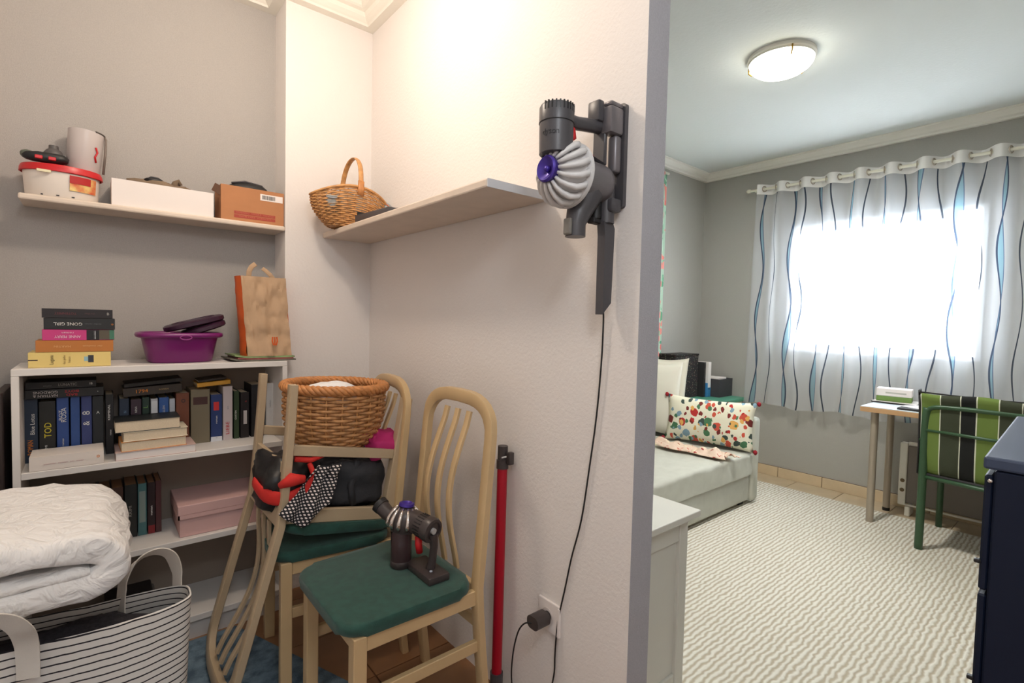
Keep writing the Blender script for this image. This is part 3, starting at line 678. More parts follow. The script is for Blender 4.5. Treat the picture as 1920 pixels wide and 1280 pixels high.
# jug, gadgets on the tub
t = thing('measuring_jug', 'frosted plastic jug with red markings standing on the red tub lid', 'jug', (-.022, 2.455, SZ+.1125), (0, .08, 0))
b = NB(); lathe(b, [(0, 0), (.046, 0), (.048, .004), (.052, .15), (.0495, .15), (.0455, .006), (0, .005)], 36); obj('jug_body', b, M_jug, t, smooth=40)
b = NB(); tube(b, [Vector((.05, -.01, .148)), Vector((.056, -.012, .14)), Vector((.058, -.012, .09)), Vector((.0575, -.012, .01))], .004, 8); obj('handle', b, cm((120, 108, 100)), t, smooth=True)
b = NB(); tube(b, [Vector((.052*cos(a), .052*sin(a), .151)) for a in [radians(-60+12*i) for i in range(7)]], .003, 6); obj('spout_edge', b, cm((90, 84, 78)), t, smooth=True)
b = NB(); tube(b, [Vector((.030, -.043, .095)), Vector((.036, -.040, .078)), Vector((.030, -.043, .06)), Vector((.034, -.038, .042))], .003, 6); obj('red_marking', b, M_redp, t, smooth=True)
t = thing('hand_torch', 'black rubber handle with red inserts lying on the red tub lid', 'tool', (-.115, 2.385, SZ+.1125))
b = NB(); blob(b, (0, 0, .02), (.06, .022, .017), 3, amp=.12, sc=5, flat=0); obj('grip', b, M_black, t, smooth=True)
for x_ in (-.02, .014):
    b = NB(); bx(b, x_-.010, x_+.010, -.024, -.012, .010, .022, .002, 1); obj('red_insert', b, M_redp, t)
b = NB(); blob(b, (-.05, .012, .026), (.018, .02, .014), 2.4, amp=.1, flat=0); obj('green_cap', b, cm((96, 102, 90)), t, smooth=True)
t = thing('spray_nozzle', 'grey plastic nozzle standing behind the black handle on the tub', 'tool', (-.100, 2.44, SZ+.1125))
b = NB(); lathe(b, [(0, 0), (.026, 0), (.028, .05), (.02, .062), (.014, .066), (.013, .078), (0, .079)], 20); obj('nozzle_body', b, cm((88, 84, 84)), t, smooth=40)
b = NB(); bx(b, .005, .035, -.012, .012, .03, .052, .004, 2); obj('nozzle_arm', b, cm((100, 96, 96)), t)
t = thing('white_box', 'long white open cardboard box in the middle of the niche shelf', 'box', (.058, 2.372, SZ))
b = NB(); w, d, h = .325, .135, .098
bx(b, 0, w, 0, .003, 0, h); bx(b, 0, w, d-.003, d, 0, h); bx(b, 0, .003, .003, d-.003, 0, h); bx(b, w-.003, w, .003, d-.003, 0, h); bx(b, .003, w-.003, .003, d-.003, 0, .003); obj('box_body', b, M_wbox, t)
t = thing('crumpled_cloth', 'crumpled brown cloth in the white box', 'cloth', (.208, 2.44, SZ+.0035))
b = NB(); blob(b, (0, 0, .06), (.12, .055, .058), 2.6, 28, 16, .22, 8, 5, flat=0); obj('cloth_body', b, mat('brown_cloth', (132, 112, 92), .9, var=.2, vscale=30), t, smooth=True)
b = NB(); tube(b, [Vector((.045, 0, .10)), Vector((.052, -.004, .125)), Vector((.062, -.002, .137)), Vector((.07, 0, .118))], [.014, .010, .006, .008], 8); obj('cloth_point', b, mat('brown_cloth_2', (116, 98, 80), .9), t, smooth=True)
t = thing('shoe_sole', 'black rounded item on the brown cloth in the white box', 'shoe', (.19, 2.425, SZ+.112))
b = NB(); blob(b, (0, 0, .008), (.032, .022, .012), 2.4, amp=.08, flat=0); obj('sole', b, M_black, t, smooth=True)
b = NB(); tube(b, [(-.026, 0, .010), (-.01, -.003, .022), (.012, -.003, .022), (.028, 0, .009)], .003, 6); obj('strap', b, M_dgrey, t, smooth=True)
t = thing('cardboard_box', 'brown cardboard box with white barcode label beside the pillar', 'box', (.409, 2.372, SZ))
w, d, h = .243, .135, .143
b = NB(); bx(b, 0, w, 0, .003, 0, h); bx(b, 0, w, d-.003, d, 0, h); bx(b, 0, .003, .003, d-.003, 0, h); bx(b, w-.003, w, .003, d-.003, 0, h); bx(b, .003, w-.003, .003, d-.003, 0, .003); obj('box_body', b, M_card, t)
b = NB(); bx(b, .148, .238, -.0008, 0, .100, .127); lb = obj('barcode_label', b, M_wbox, t)
b = NB(); x = .155
rn = random.Random(3)
while x < .205:
    wd = rn.choice([.0009, .0014, .0022]); bx(b, x, x+wd, -.0012, -.0008, .105, .122); x += wd+rn.choice([.001, .0016])
obj('barcode', b, M_ink, lb)
b = NB()
for r_ in (0, 1): bx(b, .048, .208, -.0006, 0, .014+.015*r_, .0265+.015*r_)
rp = obj('red_print', b, cm((170, 66, 48)), t)
text(t, 'CUIDADO  FRAGILE  HANDLE', (.128, -.0012, .036), .009, cm((200, 110, 84)), fit=.145); text(t, 'WITH CARE  VORSICHT', (.128, -.0012, .021), .009, cm((200, 110, 84)), fit=.14)
b = NB(); tube(b, [(-.002, .02, .14), (-.014, .03, .11)], .02, 4, rb=.0015); obj('flap', b, cm((110, 78, 60)), t)
t = thing('black_pouch', 'black fabric pouch on top of the cardboard box', 'bag', (.525, 2.435, SZ+.003))
b = NB(); blob(b, (0, 0, .085), (.09, .052, .085), 3.4, 24, 14, .06, 5, 9, flat=0); obj('pouch_body', b, M_black, t, smooth=True)
b = NB(); tube(b, [(-.07, -.02, .16), (-.02, -.03, .172), (.05, -.02, .166)], .004, 6); obj('zip', b, M_dgrey, t, smooth=True)
# ------------------------------------------------------------------ wicker weave
def weave(b, ring, rows, n, rz, amp, lift=lambda a: 0, per=4, seg=5):
    """ring(z,a)->(x,y) radius point ; rows of strands going in front of and behind n stakes"""
    for i, (z, r) in enumerate(rows):
        pts = []
        m = n*per
        for j in range(m):
            a = 2*pi*j/m; s = cos(pi*(j/per)+pi*(i % 2))
            k_ = 1+amp*s/r
            x, y = ring(a, r*k_); pts.append(Vector((x, y, z+lift(a)*(z))))
        tube(b, pts, rz, seg, True, ref=Vector((0, 0, 1)), rb=rz*.62)
def braid(b, path, r, turns, strands=3, rad=.008):
    n = len(path); fr_ = frames(path, True)
    for s in range(strands):
        pts = []
        for i in range(n*3):
            q = i/(n*3)*n; a, f_ = int(q) % n, q-int(q); p = path[a].lerp(path[(a+1) % n], f_)
            T_, nn, bb = fr_[a]; w = 2*pi*turns*i/(n*3)+2*pi*s/strands
            pts.append(p+nn*cos(w)*r+bb*sin(w)*r)
        tube(b, pts, rad, 6, True)
# large round basket in the upturned chair
BC_ = (.680, 1.83)
t = thing('wicker_basket', 'large round wicker basket with braided rim on top of the upturned chair', 'basket', (BC_[0], BC_[1], .768), (.0, .03, 0))
def rad(z): return .100+.073*(1-(1-min(1, z/.16))**2.3)
b = NB(); rows = [(.008+.0108*i, rad(.008+.0108*i)) for i in range(20)]
weave(b, lambda a, r: (r*cos(a), r*sin(a)), rows, 21, .0058, .0068)
obj('weave', b, M_wick, t, smooth=True)
b = NB()
for j in range(21):
    a = 2*pi*(j+.0)/21; tube(b, [Vector((rad(z)*cos(a), rad(z)*sin(a), z)) for z in [.0, .03, .07, .11, .16, .225]], .003, 6)
tag(obj('stakes', b, M_wickl, t, smooth=True), kind='stuff')
b = NB(); lathe(b, [(0, 0), (.09, .0), (.108, .008), (.10, .012), (0, .006)], 36); obj('basket_base', b, M_wick, t, smooth=True)
b = NB(); braid(b, [Vector((.175*cos(2*pi*i/60), .175*sin(2*pi*i/60), .228)) for i in range(60)], .0095, 14, 4, .0088); obj('braided_rim', b, M_wickr, t, smooth=True)
b = NB(); blob(b, (BC_[0]-.0, BC_[1]+.02, .965), (.10, .09, .045), 2, amp=.12, sc=5, seed=4); o = obj('white_towel', b, M_whcl, smooth=True); tag(o, 'white towel bundle inside the large wicker basket', 'cloth')
# handled trug on the long shelf
t = thing('wicker_trug', 'oval wicker basket with hoop handle on the long wall shelf in the corner', 'basket', (.905, 2.205, 1.6325), (0, .06, .0))
def lf(a): return .30*(1-abs(cos(a))**1.3)*1.0
def rb_(z): return .60+.40*(1-(1-min(1, z/.12))**2.2)
b = NB(); rows = []
for i in range(20):
    z = .004+.0058*i; rows.append((z, rb_(z)))
def rg(a, r): return (.168*r*cos(a)-.028*min(1, r), .105*r*sin(a))
for i, (z, r) in enumerate(rows):
    n, per = 30, 4; pts = []
    for j in range(n*per):
        a = 2*pi*j/(n*per); s = cos(pi*(j/per)+pi*(i % 2)); x, y = rg(a, r+.022*s)
        pts.append(Vector((x, y, z*(1+.42*(sin(a)**2)) )))
    tube(b, pts, .0036, 5, True, ref=Vector((0, 0, 1)), rb=.0024)
obj('weave', b, M_wickl, t, smooth=True)
b = NB()
for j in range(30):
    a = 2*pi*j/30; tube(b, [Vector((*rg(a, rb_(z)), z*(1+.42*sin(a)**2))) for z in (.0, .02, .05, .08, .118)], .0022, 5)
tag(obj('stakes', b, M_wick, t, smooth=True), kind='stuff')
b = NB(); blob(b, (-.02, 0, .006), (.105, .065, .006), 2, amp=0); obj('basket_base', b, M_wick, t, smooth=True)
b = NB(); rim = [Vector((*rg(2*pi*i/48, 1.02), .120*(1+.42*sin(2*pi*i/48)**2))) for i in range(48)]; tube(b, rim, .0055, 8, True); obj('rim', b, M_wickl, t, smooth=True)
b = NB(); hh = [Vector((-.028, .107*cos(radians(a)), .165+.150*sin(radians(a))**.8)) for a in range(0, 181, 10)]; tube(b, hh, .011, 8, rb=.004, ref=Vector((1, 0, 0))); obj('hoop_handle', b, M_wickl, t, smooth=True)
b = NB(); tube(b, [Vector((-.028, -.109, .135)), Vector((-.028, -.112, .16)), Vector((-.028, -.109, .195))], .014, 8, rb=.006, ref=Vector((1, 0, 0))); obj('handle_binding', b, M_wickr, t, smooth=True)
for x, y, z, rx, ry, r, lab, rim_ in ((.80, 2.18, 1.735, .5, -.5, .034, 'clear glass jar lying in the handled basket, leftmost', (170, 172, 180)), (.862, 2.22, 1.765, .3, .2, .032, 'clear glass jar upright behind the basket hoop', (190, 186, 182)), (.935, 2.22, 1.755, -.2, .3, .030, 'clear glass jar right of the basket hoop', (190, 186, 182)), (1.005, 2.19, 1.742, .4, 1.1, .034, 'glass jar with orange rubber seal at the right end of the basket', (216, 110, 70))):
    j = thing('glass_jar', lab, 'jar', (x, y, z-.04), (rx, ry*.5, 0), group='glass jars in the handled basket')
    b = NB(); lathe(b, [(0, 0), (r*.9, 0), (r, .006), (r, .06), (r*.82, .07), (r*.82, .08), (r*.75, .08), (r*.9, .06), (r*.9, .01), (0, .006)], 24); obj('glass_body', b, M_jar, j, smooth=40)
    b = NB(); lathe(b, [(0, .084), (r*.86, .084), (r*.9, .078), (r*.88, .074), (0, .074)], 24); obj('jar_lid', b, M_jar, j, smooth=40)
    b = NB(); tube(b, [Vector((r*.88*cos(2*pi*i/20), r*.88*sin(2*pi*i/20), .076)) for i in range(20)], .0022, 6, True); obj('seal', b, cm(rim_), j, smooth=True)
t = thing('vacuum_brush_head', 'dark grey vacuum brush attachment lying on the long shelf before the basket', 'tool', (.872, 1.90, 1.6325), (0, 0, .06))
b = NB(); prism(b, [(-.028, -.14), (.02, -.14), (.03, .11), (.02, .135), (-.01, .128), (-.018, .15), (-.034, .12)], 0, .032, bev=.004); obj('head_body', b, M_dgrey, t, smooth=30)
b = NB(); tube(b, [(0, -.13, .018), (.03, -.18, .016), (.045, -.20, .016)], .014, 12); obj('neck', b, M_brownp, t, smooth=40)
b = NB(); bx(b, -.034, .02, .1, .104, .03, .045, .001, 1); obj('bristle_strip', b, M_black, t)
t = thing('vacuum_small_nozzle', 'small dark plastic clip lying near the brush attachment on the long shelf', 'tool', (.93, 1.66, 1.6325))
b = NB(); tube(b, [(0, -.03, .014), (0, .03, .014)], .013, 14); obj('nozzle_body', b, M_dgrey, t, smooth=40)
b = NB(); tube(b, [(0, -.034, .014), (0, -.026, .014)], .016, 14); obj('collar', b, M_black, t, smooth=40)
# ------------------------------------------------------------------ dining chairs
def chair(label, mtx, m_wood=M_beech, stretch=.285):
    t = thing('dining_chair', label, 'chair', group='beech dining chairs with green seats', mtx=mtx)
    def fx(z):
        if z < .45: return -.195-.045*(1-z/.45)**1.3
        return -.195-.05*((z-.45)/.57)
    path = []
    for s in (1, -1):
        seq = []
        for z in (0, .12, .25, .38, .45, .55, .65, .75, .83, .89): seq.append(Vector((fx(z), s*.184, z)))
        if s == 1: path += seq
        else: last = seq[::-1]
    for i in range(1, 16):
        a = pi*i/16; cy = math.copysign(abs(cos(a))**.62, cos(a)); z = .89+.112*abs(sin(a))**.85
        path.append(Vector((fx(z), .184*cy, z)))
    path += last
    b = NB(); tube(b, path, .0125, ref=Vector((1, 0, 0)), rb=[.0185 if (i < 6 or i > len(path)-7) else (.021 if 10 < i < len(path)-11 else .018) for i in range(len(path))], square=True)
    obj('back_frame', b, m_wood, t, smooth=40)
    for y in (-.064, 0, .064):
        b = NB(); pts = []
        for i in range(13):
            s = i/12; z = .465+(.492)*s; pts.append(Vector((fx(z)+.052*sin(pi*min(1, s*1.02))**1.2-.0, y*(1+.1*(1-s)), z)))
        tube(b, pts, .0055, ref=Vector((1, 0, 0)), rb=.0115, square=True); obj('slat', b, m_wood, t, smooth=40)
    for s in (1, -1):
        b = NB(); bx(b, .155, .191, s*.178-.018, s*.178+.018, 0, .443, .003, 2); obj('leg', b, m_wood, t)
        b = NB(); bx(b, -.195, .155, s*.181-.010, s*.181+.010, .398, .443, .002, 1); obj('side_rail', b, m_wood, t)
        b = NB(); bx(b, -.205, .155, s*.181-.009, s*.181+.009, stretch-.034, stretch, .002, 1); obj('stretcher', b, m_wood, t)
    b = NB(); bx(b, .163, .183, -.165, .165, .398, .443, .002, 1); obj('front_rail', b, m_wood, t)
    b = NB(); bx(b, -.207, -.187, -.168, .168, .398, .455, .002, 1); obj('rear_rail', b, m_wood, t)
    b = NB(); bx(b, -.217, -.200, -.168, .168, stretch+.03, stretch+.062, .002, 1); obj('stretcher', b, m_wood, t)
    b = NB(); poly = []
    pr = [(.205, .178, .05), (-.175, .165, .02)]
    xs_ = rrect(-.178, .218, -.208, .208, .060, 6)
    poly = [(x, y*(1-.045*(x+.178)/.396)) for x, y in xs_]
    prism(b, poly, .4432, .478, bev=.013)
    obj('seat_pad', b, M_green, t, smooth=60)
    return t
chair('beech dining chair with green seat nearest the camera, hand vacuum on its seat', Matrix.Translation((.684, 1.375, 0)) @ Matrix.Rotation(pi, 4, 'Z'))
chair('beech dining chair in the corner, carrying an upside-down chair on its seat', Matrix.Translation((.672, 1.868, 0)) @ Matrix.Rotation(pi-.11, 4, 'Z') @ Matrix.Rotation(0, 4, 'X'))
TC = radians(10.5)
# upside-down: flip about its long axis, then tip its feet towards the wall
mc_ = Matrix.Translation((.728, 1.862, .984)) @ Matrix.Rotation(TC, 4, 'Y') @ Matrix.Rotation(pi, 4, 'X')
chair('upside-down beech chair resting on the corner chair, its legs in the air', mc_, M_beechg, stretch=.225)
# things packed between the upturned legs
t = thing('dark_jacket', 'dark grey padded jacket bundled between the upturned chair legs', 'clothing', (.72, 1.86, .54))
b = NB(); blob(b, (0.0, -.02, .115), (.125, .15, .115), 2.6, 32, 20, .22, 6, 2); obj('jacket_body', b, M_dgcl, t, smooth=True)
b = NB(); tube(b, [(.0, -.155, .20), (-.03, -.17, .12), (-.02, -.165, .05)], .012, 8); obj('jacket_fold', b, M_dgcl, t, smooth=True)
t = thing('shopping_bag', 'black cloth bag with red straps at the left of the upturned chair legs', 'bag', (.50, 1.80, .56))
b = NB(); blob(b, (.0, .02, .12), (.085, .14, .10), 2.6, 28, 18, .25, 6, 7); obj('bag_body', b, M_black, t, smooth=True)
b = NB(); tube(b, crom([(-.09, .02, .13), (-.08, -.07, .11), (-.04, -.125, .105), (.01, -.140, .112), (.04, -.138, .135), (.052, -.132, .17), (.045, -.118, .205)], 4), [.02, .021, .022, .023, .024, .024, .024, .023, .022, .022, .023, .025, .026, .025, .024, .022, .020, .018, .016, .014, .012, .011, .010, .009, .008], 10, rb=.007, ref=Vector((0, 0, 1))); obj('strap', b, M_redcl, t, smooth=True)
b = NB(); tube(b, [(-.05, -.13, .15), (-.02, -.15, .17), (.02, -.15, .165)], [.01, .022, .012], 10); obj('strap', b, M_redcl, t, smooth=True)
b = NB(); tube(b, [(.0, -.115, .225), (.05, -.12, .215), (.09, -.115, .225)], .010, 8); obj('strap', b, M_redcl, t, smooth=True)
# polka dotted cloth: hangs over the near rail
b = NB()
def dcl(u, v):
    x = .475+.165*u+.07*v*(1-.3*u); z = .592+.02*abs(u-.45)*4*(1-v)+.165*v
    if v < .3: z -= (.3-v)*.06*sin(pi*u)
    w = .028*nz((u*3, v*2, 0), 1.4, 3)+.012*sin(u*14+v*3)
    wd = 1-.45*v
    x = .515+.085*v+(.15*(u-.5))*wd
    return Vector((x, 1.652-w-.014*(1-v), z))
V = grid(b, 36, 28, dcl); uvs(b, lambda c: (c.x*1.0+.25*c.z, c.z+.2*c.y)); o = solid(obj('polka_dot_cloth', b, M_dots, smooth=True), .003); tag(o, 'navy cloth with white polka dots hanging over the near upturned rail', 'cloth')
b = NB(); blob(b, (.825, 1.765, .775), (.062, .085, .045), 3, amp=.35, sc=5, seed=11); tag(obj('magenta_cloth', b, M_magcl, smooth=True), 'magenta pink cloth wedged under the large basket', 'cloth')
b = NB(); blob(b, (.80, 1.84, .745), (.085, .12, .035), 2.4, amp=.12, sc=5, seed=12); tag(obj('navy_cloth', b, M_navycl, smooth=True), 'navy cloth folded beneath the magenta cloth and large basket', 'cloth')
b = NB(); blob(b, (.66, 1.85, .735), (.13, .12, .04), 2.4, amp=.12, sc=5, seed=13); tag(obj('black_jumper', b, M_dgcl, smooth=True), 'black jumper on the padded jacket, carrying the large basket', 'clothing')
# ------------------------------------------------------------------ red vacuum wand
t = thing('vacuum_wand', 'red vacuum cleaner tube with dark couplings leaning on the white wall', 'vacuum wand', (1.0, 1.24, 0))
b = NB(); lean = lambda z: Vector((.0+.018*z, .013*z, z))
tube(b, [lean(.10), lean(.775)], .0165, 20, cap=True); obj('tube', b, M_red, t, smooth=40)
b = NB(); tube(b, [lean(.772), lean(.80), lean(.801), lean(.845)], [.0195, .0195, .0165, .0165], 20); bx(b, .010, .030, -.030, -.012, .79, .83, .003, 2); obj('upper_coupling', b, M_brownp, t, smooth=40)
b = NB(); tube(b, [lean(.0), lean(.05), lean(.051), lean(.105)], [.017, .017, .021, .021], 20); obj('lower_coupling', b, M_dgrey, t, smooth=40)
b = NB(); bx(b, -.012, .006, -.0195, -.017, .815, .819); obj('lock_mark', b, M_inkw, t)
# ------------------------------------------------------------------ socket, adapter, cable
t = thing('wall_socket', 'white double wall socket low on the white wall', 'socket', (AX, 1.045, .37))
b = NB(); bx(b, -.009, 0, -.042, .048, -.05, .045, .003, 2); obj('face_plate', b, M_socket, t)
b = NB(); lathe(b, [(0, .0), (.02, 0), (.021, .003), (.018, .004), (0, .004)], 24, mtx=axis_to((-.009, .008, .002), (-1, 0, 0))); obj('socket_ring', b, cm((210, 200, 196)), t, smooth=40)
b = NB(); bx(b, -.0125, -.009, -.044, -.036, -.046, .04, .001, 1); obj('frame_edge', b, M_socket, t)
t = thing('power_adapter', 'dark grey plug-in charger in the wall socket', 'charger', (AX-.0125, 1.048, .372))
b = NB()
rr = rrect(-.024, .024, -.019, .019, .016, 6); prism(b, rr, .012, .062, mtx=axis_to((0, 0, 0), (-1, 0, 0), 0)); obj('adapter_body', b, M_brownp, t, smooth=40)
b = NB(); lathe(b, [(0, 0), (.014, 0), (.014, .0125), (0, .0125)], 18, mtx=axis_to((0, 0, 0), (-1, 0, 0))); obj('plug_neck', b, M_black, t, smooth=40)
b = NB()
pts = [(1.030, .866, 1.285), (1.036, .868, 1.255), (1.038, .872, 1.15), (1.040, .885, 1.0), (1.041, .906, .85), (1.042, .93, .70), (1.042, .963, .58), (1.042, .985, .48), (1.042, 1.010, .37), (1.042, 1.018, .27), (1.041, 1.020, .20), (1.03, 1.04, .10), (1.01, 1.08, .045), (.985, 1.12, .075), (.972, 1.13, .15), (.965, 1.12, .24), (.965, 1.10, .32), (.968, 1.075, .36), (.978, 1.05, .370)]
tube(b, crom(pts), .0024, 6); tag(obj('power_cable', b, M_black, smooth=True), 'thin dark charging cable running down the white wall to the charger', 'cable')
# ------------------------------------------------------------------ wall mounted hand vacuum
t = thing('charging_dock', 'dark grey wall dock holding the hand vacuum beside the doorway', 'dock', (AX, .838, 1.543))
b = NB(); prism(b, rrect(-.020, .020, .0, .262, .008, 3), .0, .013, mtx=Matrix.Translation((0, 0, 0)) @ Matrix(((0, 0, -1, 0), (1, 0, 0, 0), (0, 1, 0, 0), (0, 0, 0, 1)))); obj('back_plate', b, M_dgrey, t, smooth=30)
b = NB(); bx(b, -.064, -.013, -.018, .018, .178, .246, .008, 2); bx(b, -.060, -.013, -.014, .014, .246, .258, .005, 2); obj('upper_cradle', b, M_mgrey, t, smooth=40)
b = NB(); bx(b, -.040, -.013, -.014, .014, .085, .178, .008, 3); obj('charge_block', b, M_mgrey, t, smooth=40)
b = NB(); bx(b, -.052, -.013, -.018, .018, -.014, .02, .006, 2); obj('lower_cradle', b, M_dgrey, t, smooth=40)
VY = .862
t = thing('wall_hand_vacuum', 'hand vacuum with white cyclone head hanging in the wall dock', 'vacuum cleaner', (.865, VY, 1.59))
def LX(x): return x
# bin and cyclone along -x
ax = Vector((-1, -.0, .02)).normalized(); org = Vector((.147, 0, .008))
b = NB(); lathe(b, [(0, 0), (.035, 0), (.047, .012), (.05, .03), (.051, .125), (0, .125)], 36, mtx=axis_to(org, ax)); obj('dust_bin', b, M_mgrey, t, smooth=40)
b = NB(); lathe(b, [(0, .119), (.075, .119), (.078, .123), (.077, .131), (.066, .135), (.058, .155), (.046, .175), (.030, .183), (0, .185)], 40, mtx=axis_to(org, ax)); cy = obj('cyclone_shroud', b, M_cyc, t, smooth=40)
Mx = axis_to(org, ax)
for i in range(16):
    a = 2*pi*i/16
    pr = [(.066, .128, .34), (.073, .140, .20), (.070, .157, .10), (.058, .173, .04), (.044, .185, 0), (.030, .193, 0)]
    b = NB(); tube(b, [Mx @ Vector((r*cos(a+d*1.2), r*sin(a+d*1.2), z)) for r, z, d in pr], [.005, .0075, .0078, .0064, .0052, .004], 10); obj('cyclone_rib', b, M_cyc, cy, smooth=True)
b = NB(); lathe(b, [(.022, .175), (.029, .195), (.031, .203), (.027, .207), (.022, .203), (.012, .195), (0, .193)], 32, mtx=Mx); obj('purple_cap', b, M_purp, t, smooth=40)
b = NB(); lathe(b, [(0, .197), (.008, .195), (.006, .205), (0, .206)], 16, mtx=Mx); obj('cap_button', b, M_purp, t, smooth=True)
# motor housing standing up
mx0 = Vector((-.026, .0, .050))
b = NB(); lathe(b, [(0, 0), (.039, 0), (.040, .045), (.040, .070), (.041, .071), (.041, .105), (.038, .111), (.030, .113), (0, .113)], 40, mtx=Matrix.Translation(mx0)); mh = obj('motor_housing', b, M_dgrey, t, smooth=35)
b = NB()
for i in range(14):
    a = radians(-175+ i*13); bx(b, .0385, .0415, -.0016, .0016, .094, .1125, mtx=Matrix.Translation(mx0) @ Matrix.Rotation(a, 4, 'Z'))
obj('vent_slots', b, M_black, mh)
b = NB(); tube(b, [Vector((mx0.x+.0405*cos(2*pi*i/32), mx0.y+.0405*sin(2*pi*i/32), mx0.z+.0705)) for i in range(32)], .0012, 5, True); obj('seam', b, M_black, mh)
for i, ch in enumerate('dyson'):
    a = radians(-178+i*12); p = mx0+Vector((.0405*cos(a), .0405*sin(a), .042)); text(mh, ch, p, .019, cm((34, 34, 38)), (-sin(a), cos(a), 0), (0, 0, 1), name='logo_letter')
# handle, trigger, battery
b = NB(); tube(b, [(.002, 0, .140), (.04, 0, .140), (.105, 0, .150), (.133, 0, .154)], [.017, .016, .017, .018], 14, rb=.015, ref=Vector((0, 0, 1))); obj('handle', b, M_dgrey, t, smooth=40)
b = NB(); tube(b, [(.016, 0, .128), (.028, 0, .120), (.032, 0, .104), (.020, 0, .098)], .008, 10); obj('trigger', b, M_redp, t, smooth=True)
b = NB(); bx(b, .100, .122, -.019, .019, .160, .212, .005, 2); bx(b, .124, .136, -.020, .020, .055, .20, .003, 1); obj('battery', b, M_dgrey, t, smooth=40)
b = NB(); tube(b, [(.035, -.004, .076), (.065, -.006, .070), (.09, -.006, .066)], .008, 8, rb=.012); obj('red_latch', b, M_redp, t, smooth=True)
b = NB(); tube(b, [(.014, 0, .076), (.06, 0, .072), (.13, 0, .058)], .006, 8, rb=.02, ref=Vector((0, 0, 1))); obj('spine', b, M_dgrey, t, smooth=40)
# inlet
b = NB(); tube(b, [(.084, 0, -.02), (.072, 0, -.045), (.057, 0, -.075), (.048, 0, -.100), (.048, 0, -.132)], [.042, .036, .030, .025, .025], 20); obj('inlet', b, M_dgrey, t, smooth=40)
b = NB(); bx(b, .016, .026, -.012, .012, -.13, -.09, .004, 2); obj('inlet_button', b, cm((120, 116, 110)), t)
t = thing('crevice_tool', 'long dark crevice nozzle hanging below the wall dock', 'tool', (1.000, .850, 1.27))
b = NB(); tube(b, [(.012, 0, .33), (.012, 0, .232)], .021, 20); obj('collar', b, M_dgrey, t, smooth=40)
b = NB(); prism(b, [(-.004, 0), (.028, .030), (.034, .22), (.026, .235), (-.008, .235), (-.004, .20)], -.012, .012, mtx=Matrix(((1, 0, 0, 0), (0, 0, 1, 0), (0, 1, 0, 0), (0, 0, 0, 1))), bev=0); obj('nozzle', b, M_dgrey, t)
t = thing('small_brush', 'small dark nozzle clipped behind the hand vacuum inlet on the dock', 'tool', (.985, .862, 1.50))
b = NB(); tube(b, [(0, 0, .07), (0, 0, .012)], .016, 16); obj('nozzle_body', b, M_black, t, smooth=40)
b = NB(); bx(b, -.018, .018, -.012, .012, 0, .014, .002, 1); obj('bristles', b, M_ink, t)
# ------------------------------------------------------------------ hand vacuum on the chair seat
HZ = .4785
t = thing('hand_vacuum', 'dark hand vacuum with chrome cyclone standing on the green chair seat', 'vacuum cleaner', (.745, 1.33, HZ))
b = NB(); lathe(b, [(0, 0), (.030, 0), (.034, .006), (.034, .018), (.032, .022), (0, .022)], 28, mtx=Matrix.Translation((-.012, .065, .0))); obj('bin_base', b, M_brownp, t, smooth=40)
b = NB(); lathe(b, [(0, .022), (.032, .022), (.032, .108), (.030, .114), (0, .115)], 28, mtx=Matrix.Translation((-.012, .065, .0))); obj('dust_bin', b, M_smoked, t, smooth=40)
b = NB(); lathe(b, [(0, .024), (.018, .024), (.018, .1), (0, .1)], 20, mtx=Matrix.Translation((-.012, .065, .0))); obj('bin_core', b, cm((60, 40, 44)), t, smooth=40)
Mh = Matrix.Translation((-.006, .062, .112)) @ Matrix.Rotation(.12, 4, 'Y')
b = NB(); lathe(b, [(0, 0), (.040, 0), (.045, .012), (.047, .030), (.043, .050), (.032, .066), (.018, .074), (0, .076)], 36, mtx=Mh); cy = obj('cyclone_shroud', b, M_brownp, t, smooth=40)
for i in range(12):
    a = 2*pi*i/12+.2
    b = NB(); tube(b, [Mh @ Vector((r*cos(a), r*sin(a), z)) for r, z in ((.046, .010), (.052, .024), (.050, .040), (.040, .058), (.026, .072))], [.004, .008, .0065, .005, .004], 8); obj('chrome_rib', b, M_chrome, cy, smooth=True)
b = NB(); lathe(b, [(.012, .07), (.024, .076), (.023, .084), (.017, .086), (.010, .080), (0, .078)], 24, mtx=Mh); obj('purple_cap', b, M_purp, t, smooth=40)
mx1 = Vector((.006, .05, .150)); md = Vector((.025, -.105, -.012))
b = NB(); lathe(b, [(0, 0), (.033, 0), (.034, .08), (.037, .082), (.038, .100), (.035, .108), (.027, .110), (.025, .104), (0, .104)], 32, mtx=axis_to(mx1, md)); mh = obj('motor_housing', b, M_brownp, t, smooth=35)
b = NB()
for i in range(22): bx(b, .0335, .0355, -.0012, .0012, .052, .078, mtx=axis_to(mx1, md) @ Matrix.Rotation(2*pi*i/22, 4, 'Z'))
obj('vent_slots', b, M_black, mh)
b = NB(); lathe(b, [(0, .104), (.009, .104), (.009, .112), (0, .112)], 20, mtx=axis_to(mx1, md)); obj('max_button', b, cm((190, 186, 184)), mh, smooth=40)
b = NB(); tube(b, [(-.012, .085, .130), (-.030, .120, .150), (-.040, .150, .168)], [.020, .022, .024], 18); obj('inlet', b, M_brownp, t, smooth=40)
b = NB(); lathe(b, [(.018, 0), (.026, 0), (.027, .016), (.021, .017), (.018, .004)], 24, mtx=axis_to((-.038, .146, .166), (-.2, .5, .3))); obj('muzzle_ring', b, M_black, t, smooth=40)
b = NB(); tube(b, [(.032, -.050, .128), (.036, -.050, .09), (.034, -.046, .05), (.030, -.04, .018)], [.015, .012, .012, .015], 14); obj('handle', b, M_brownp, t, smooth=40)
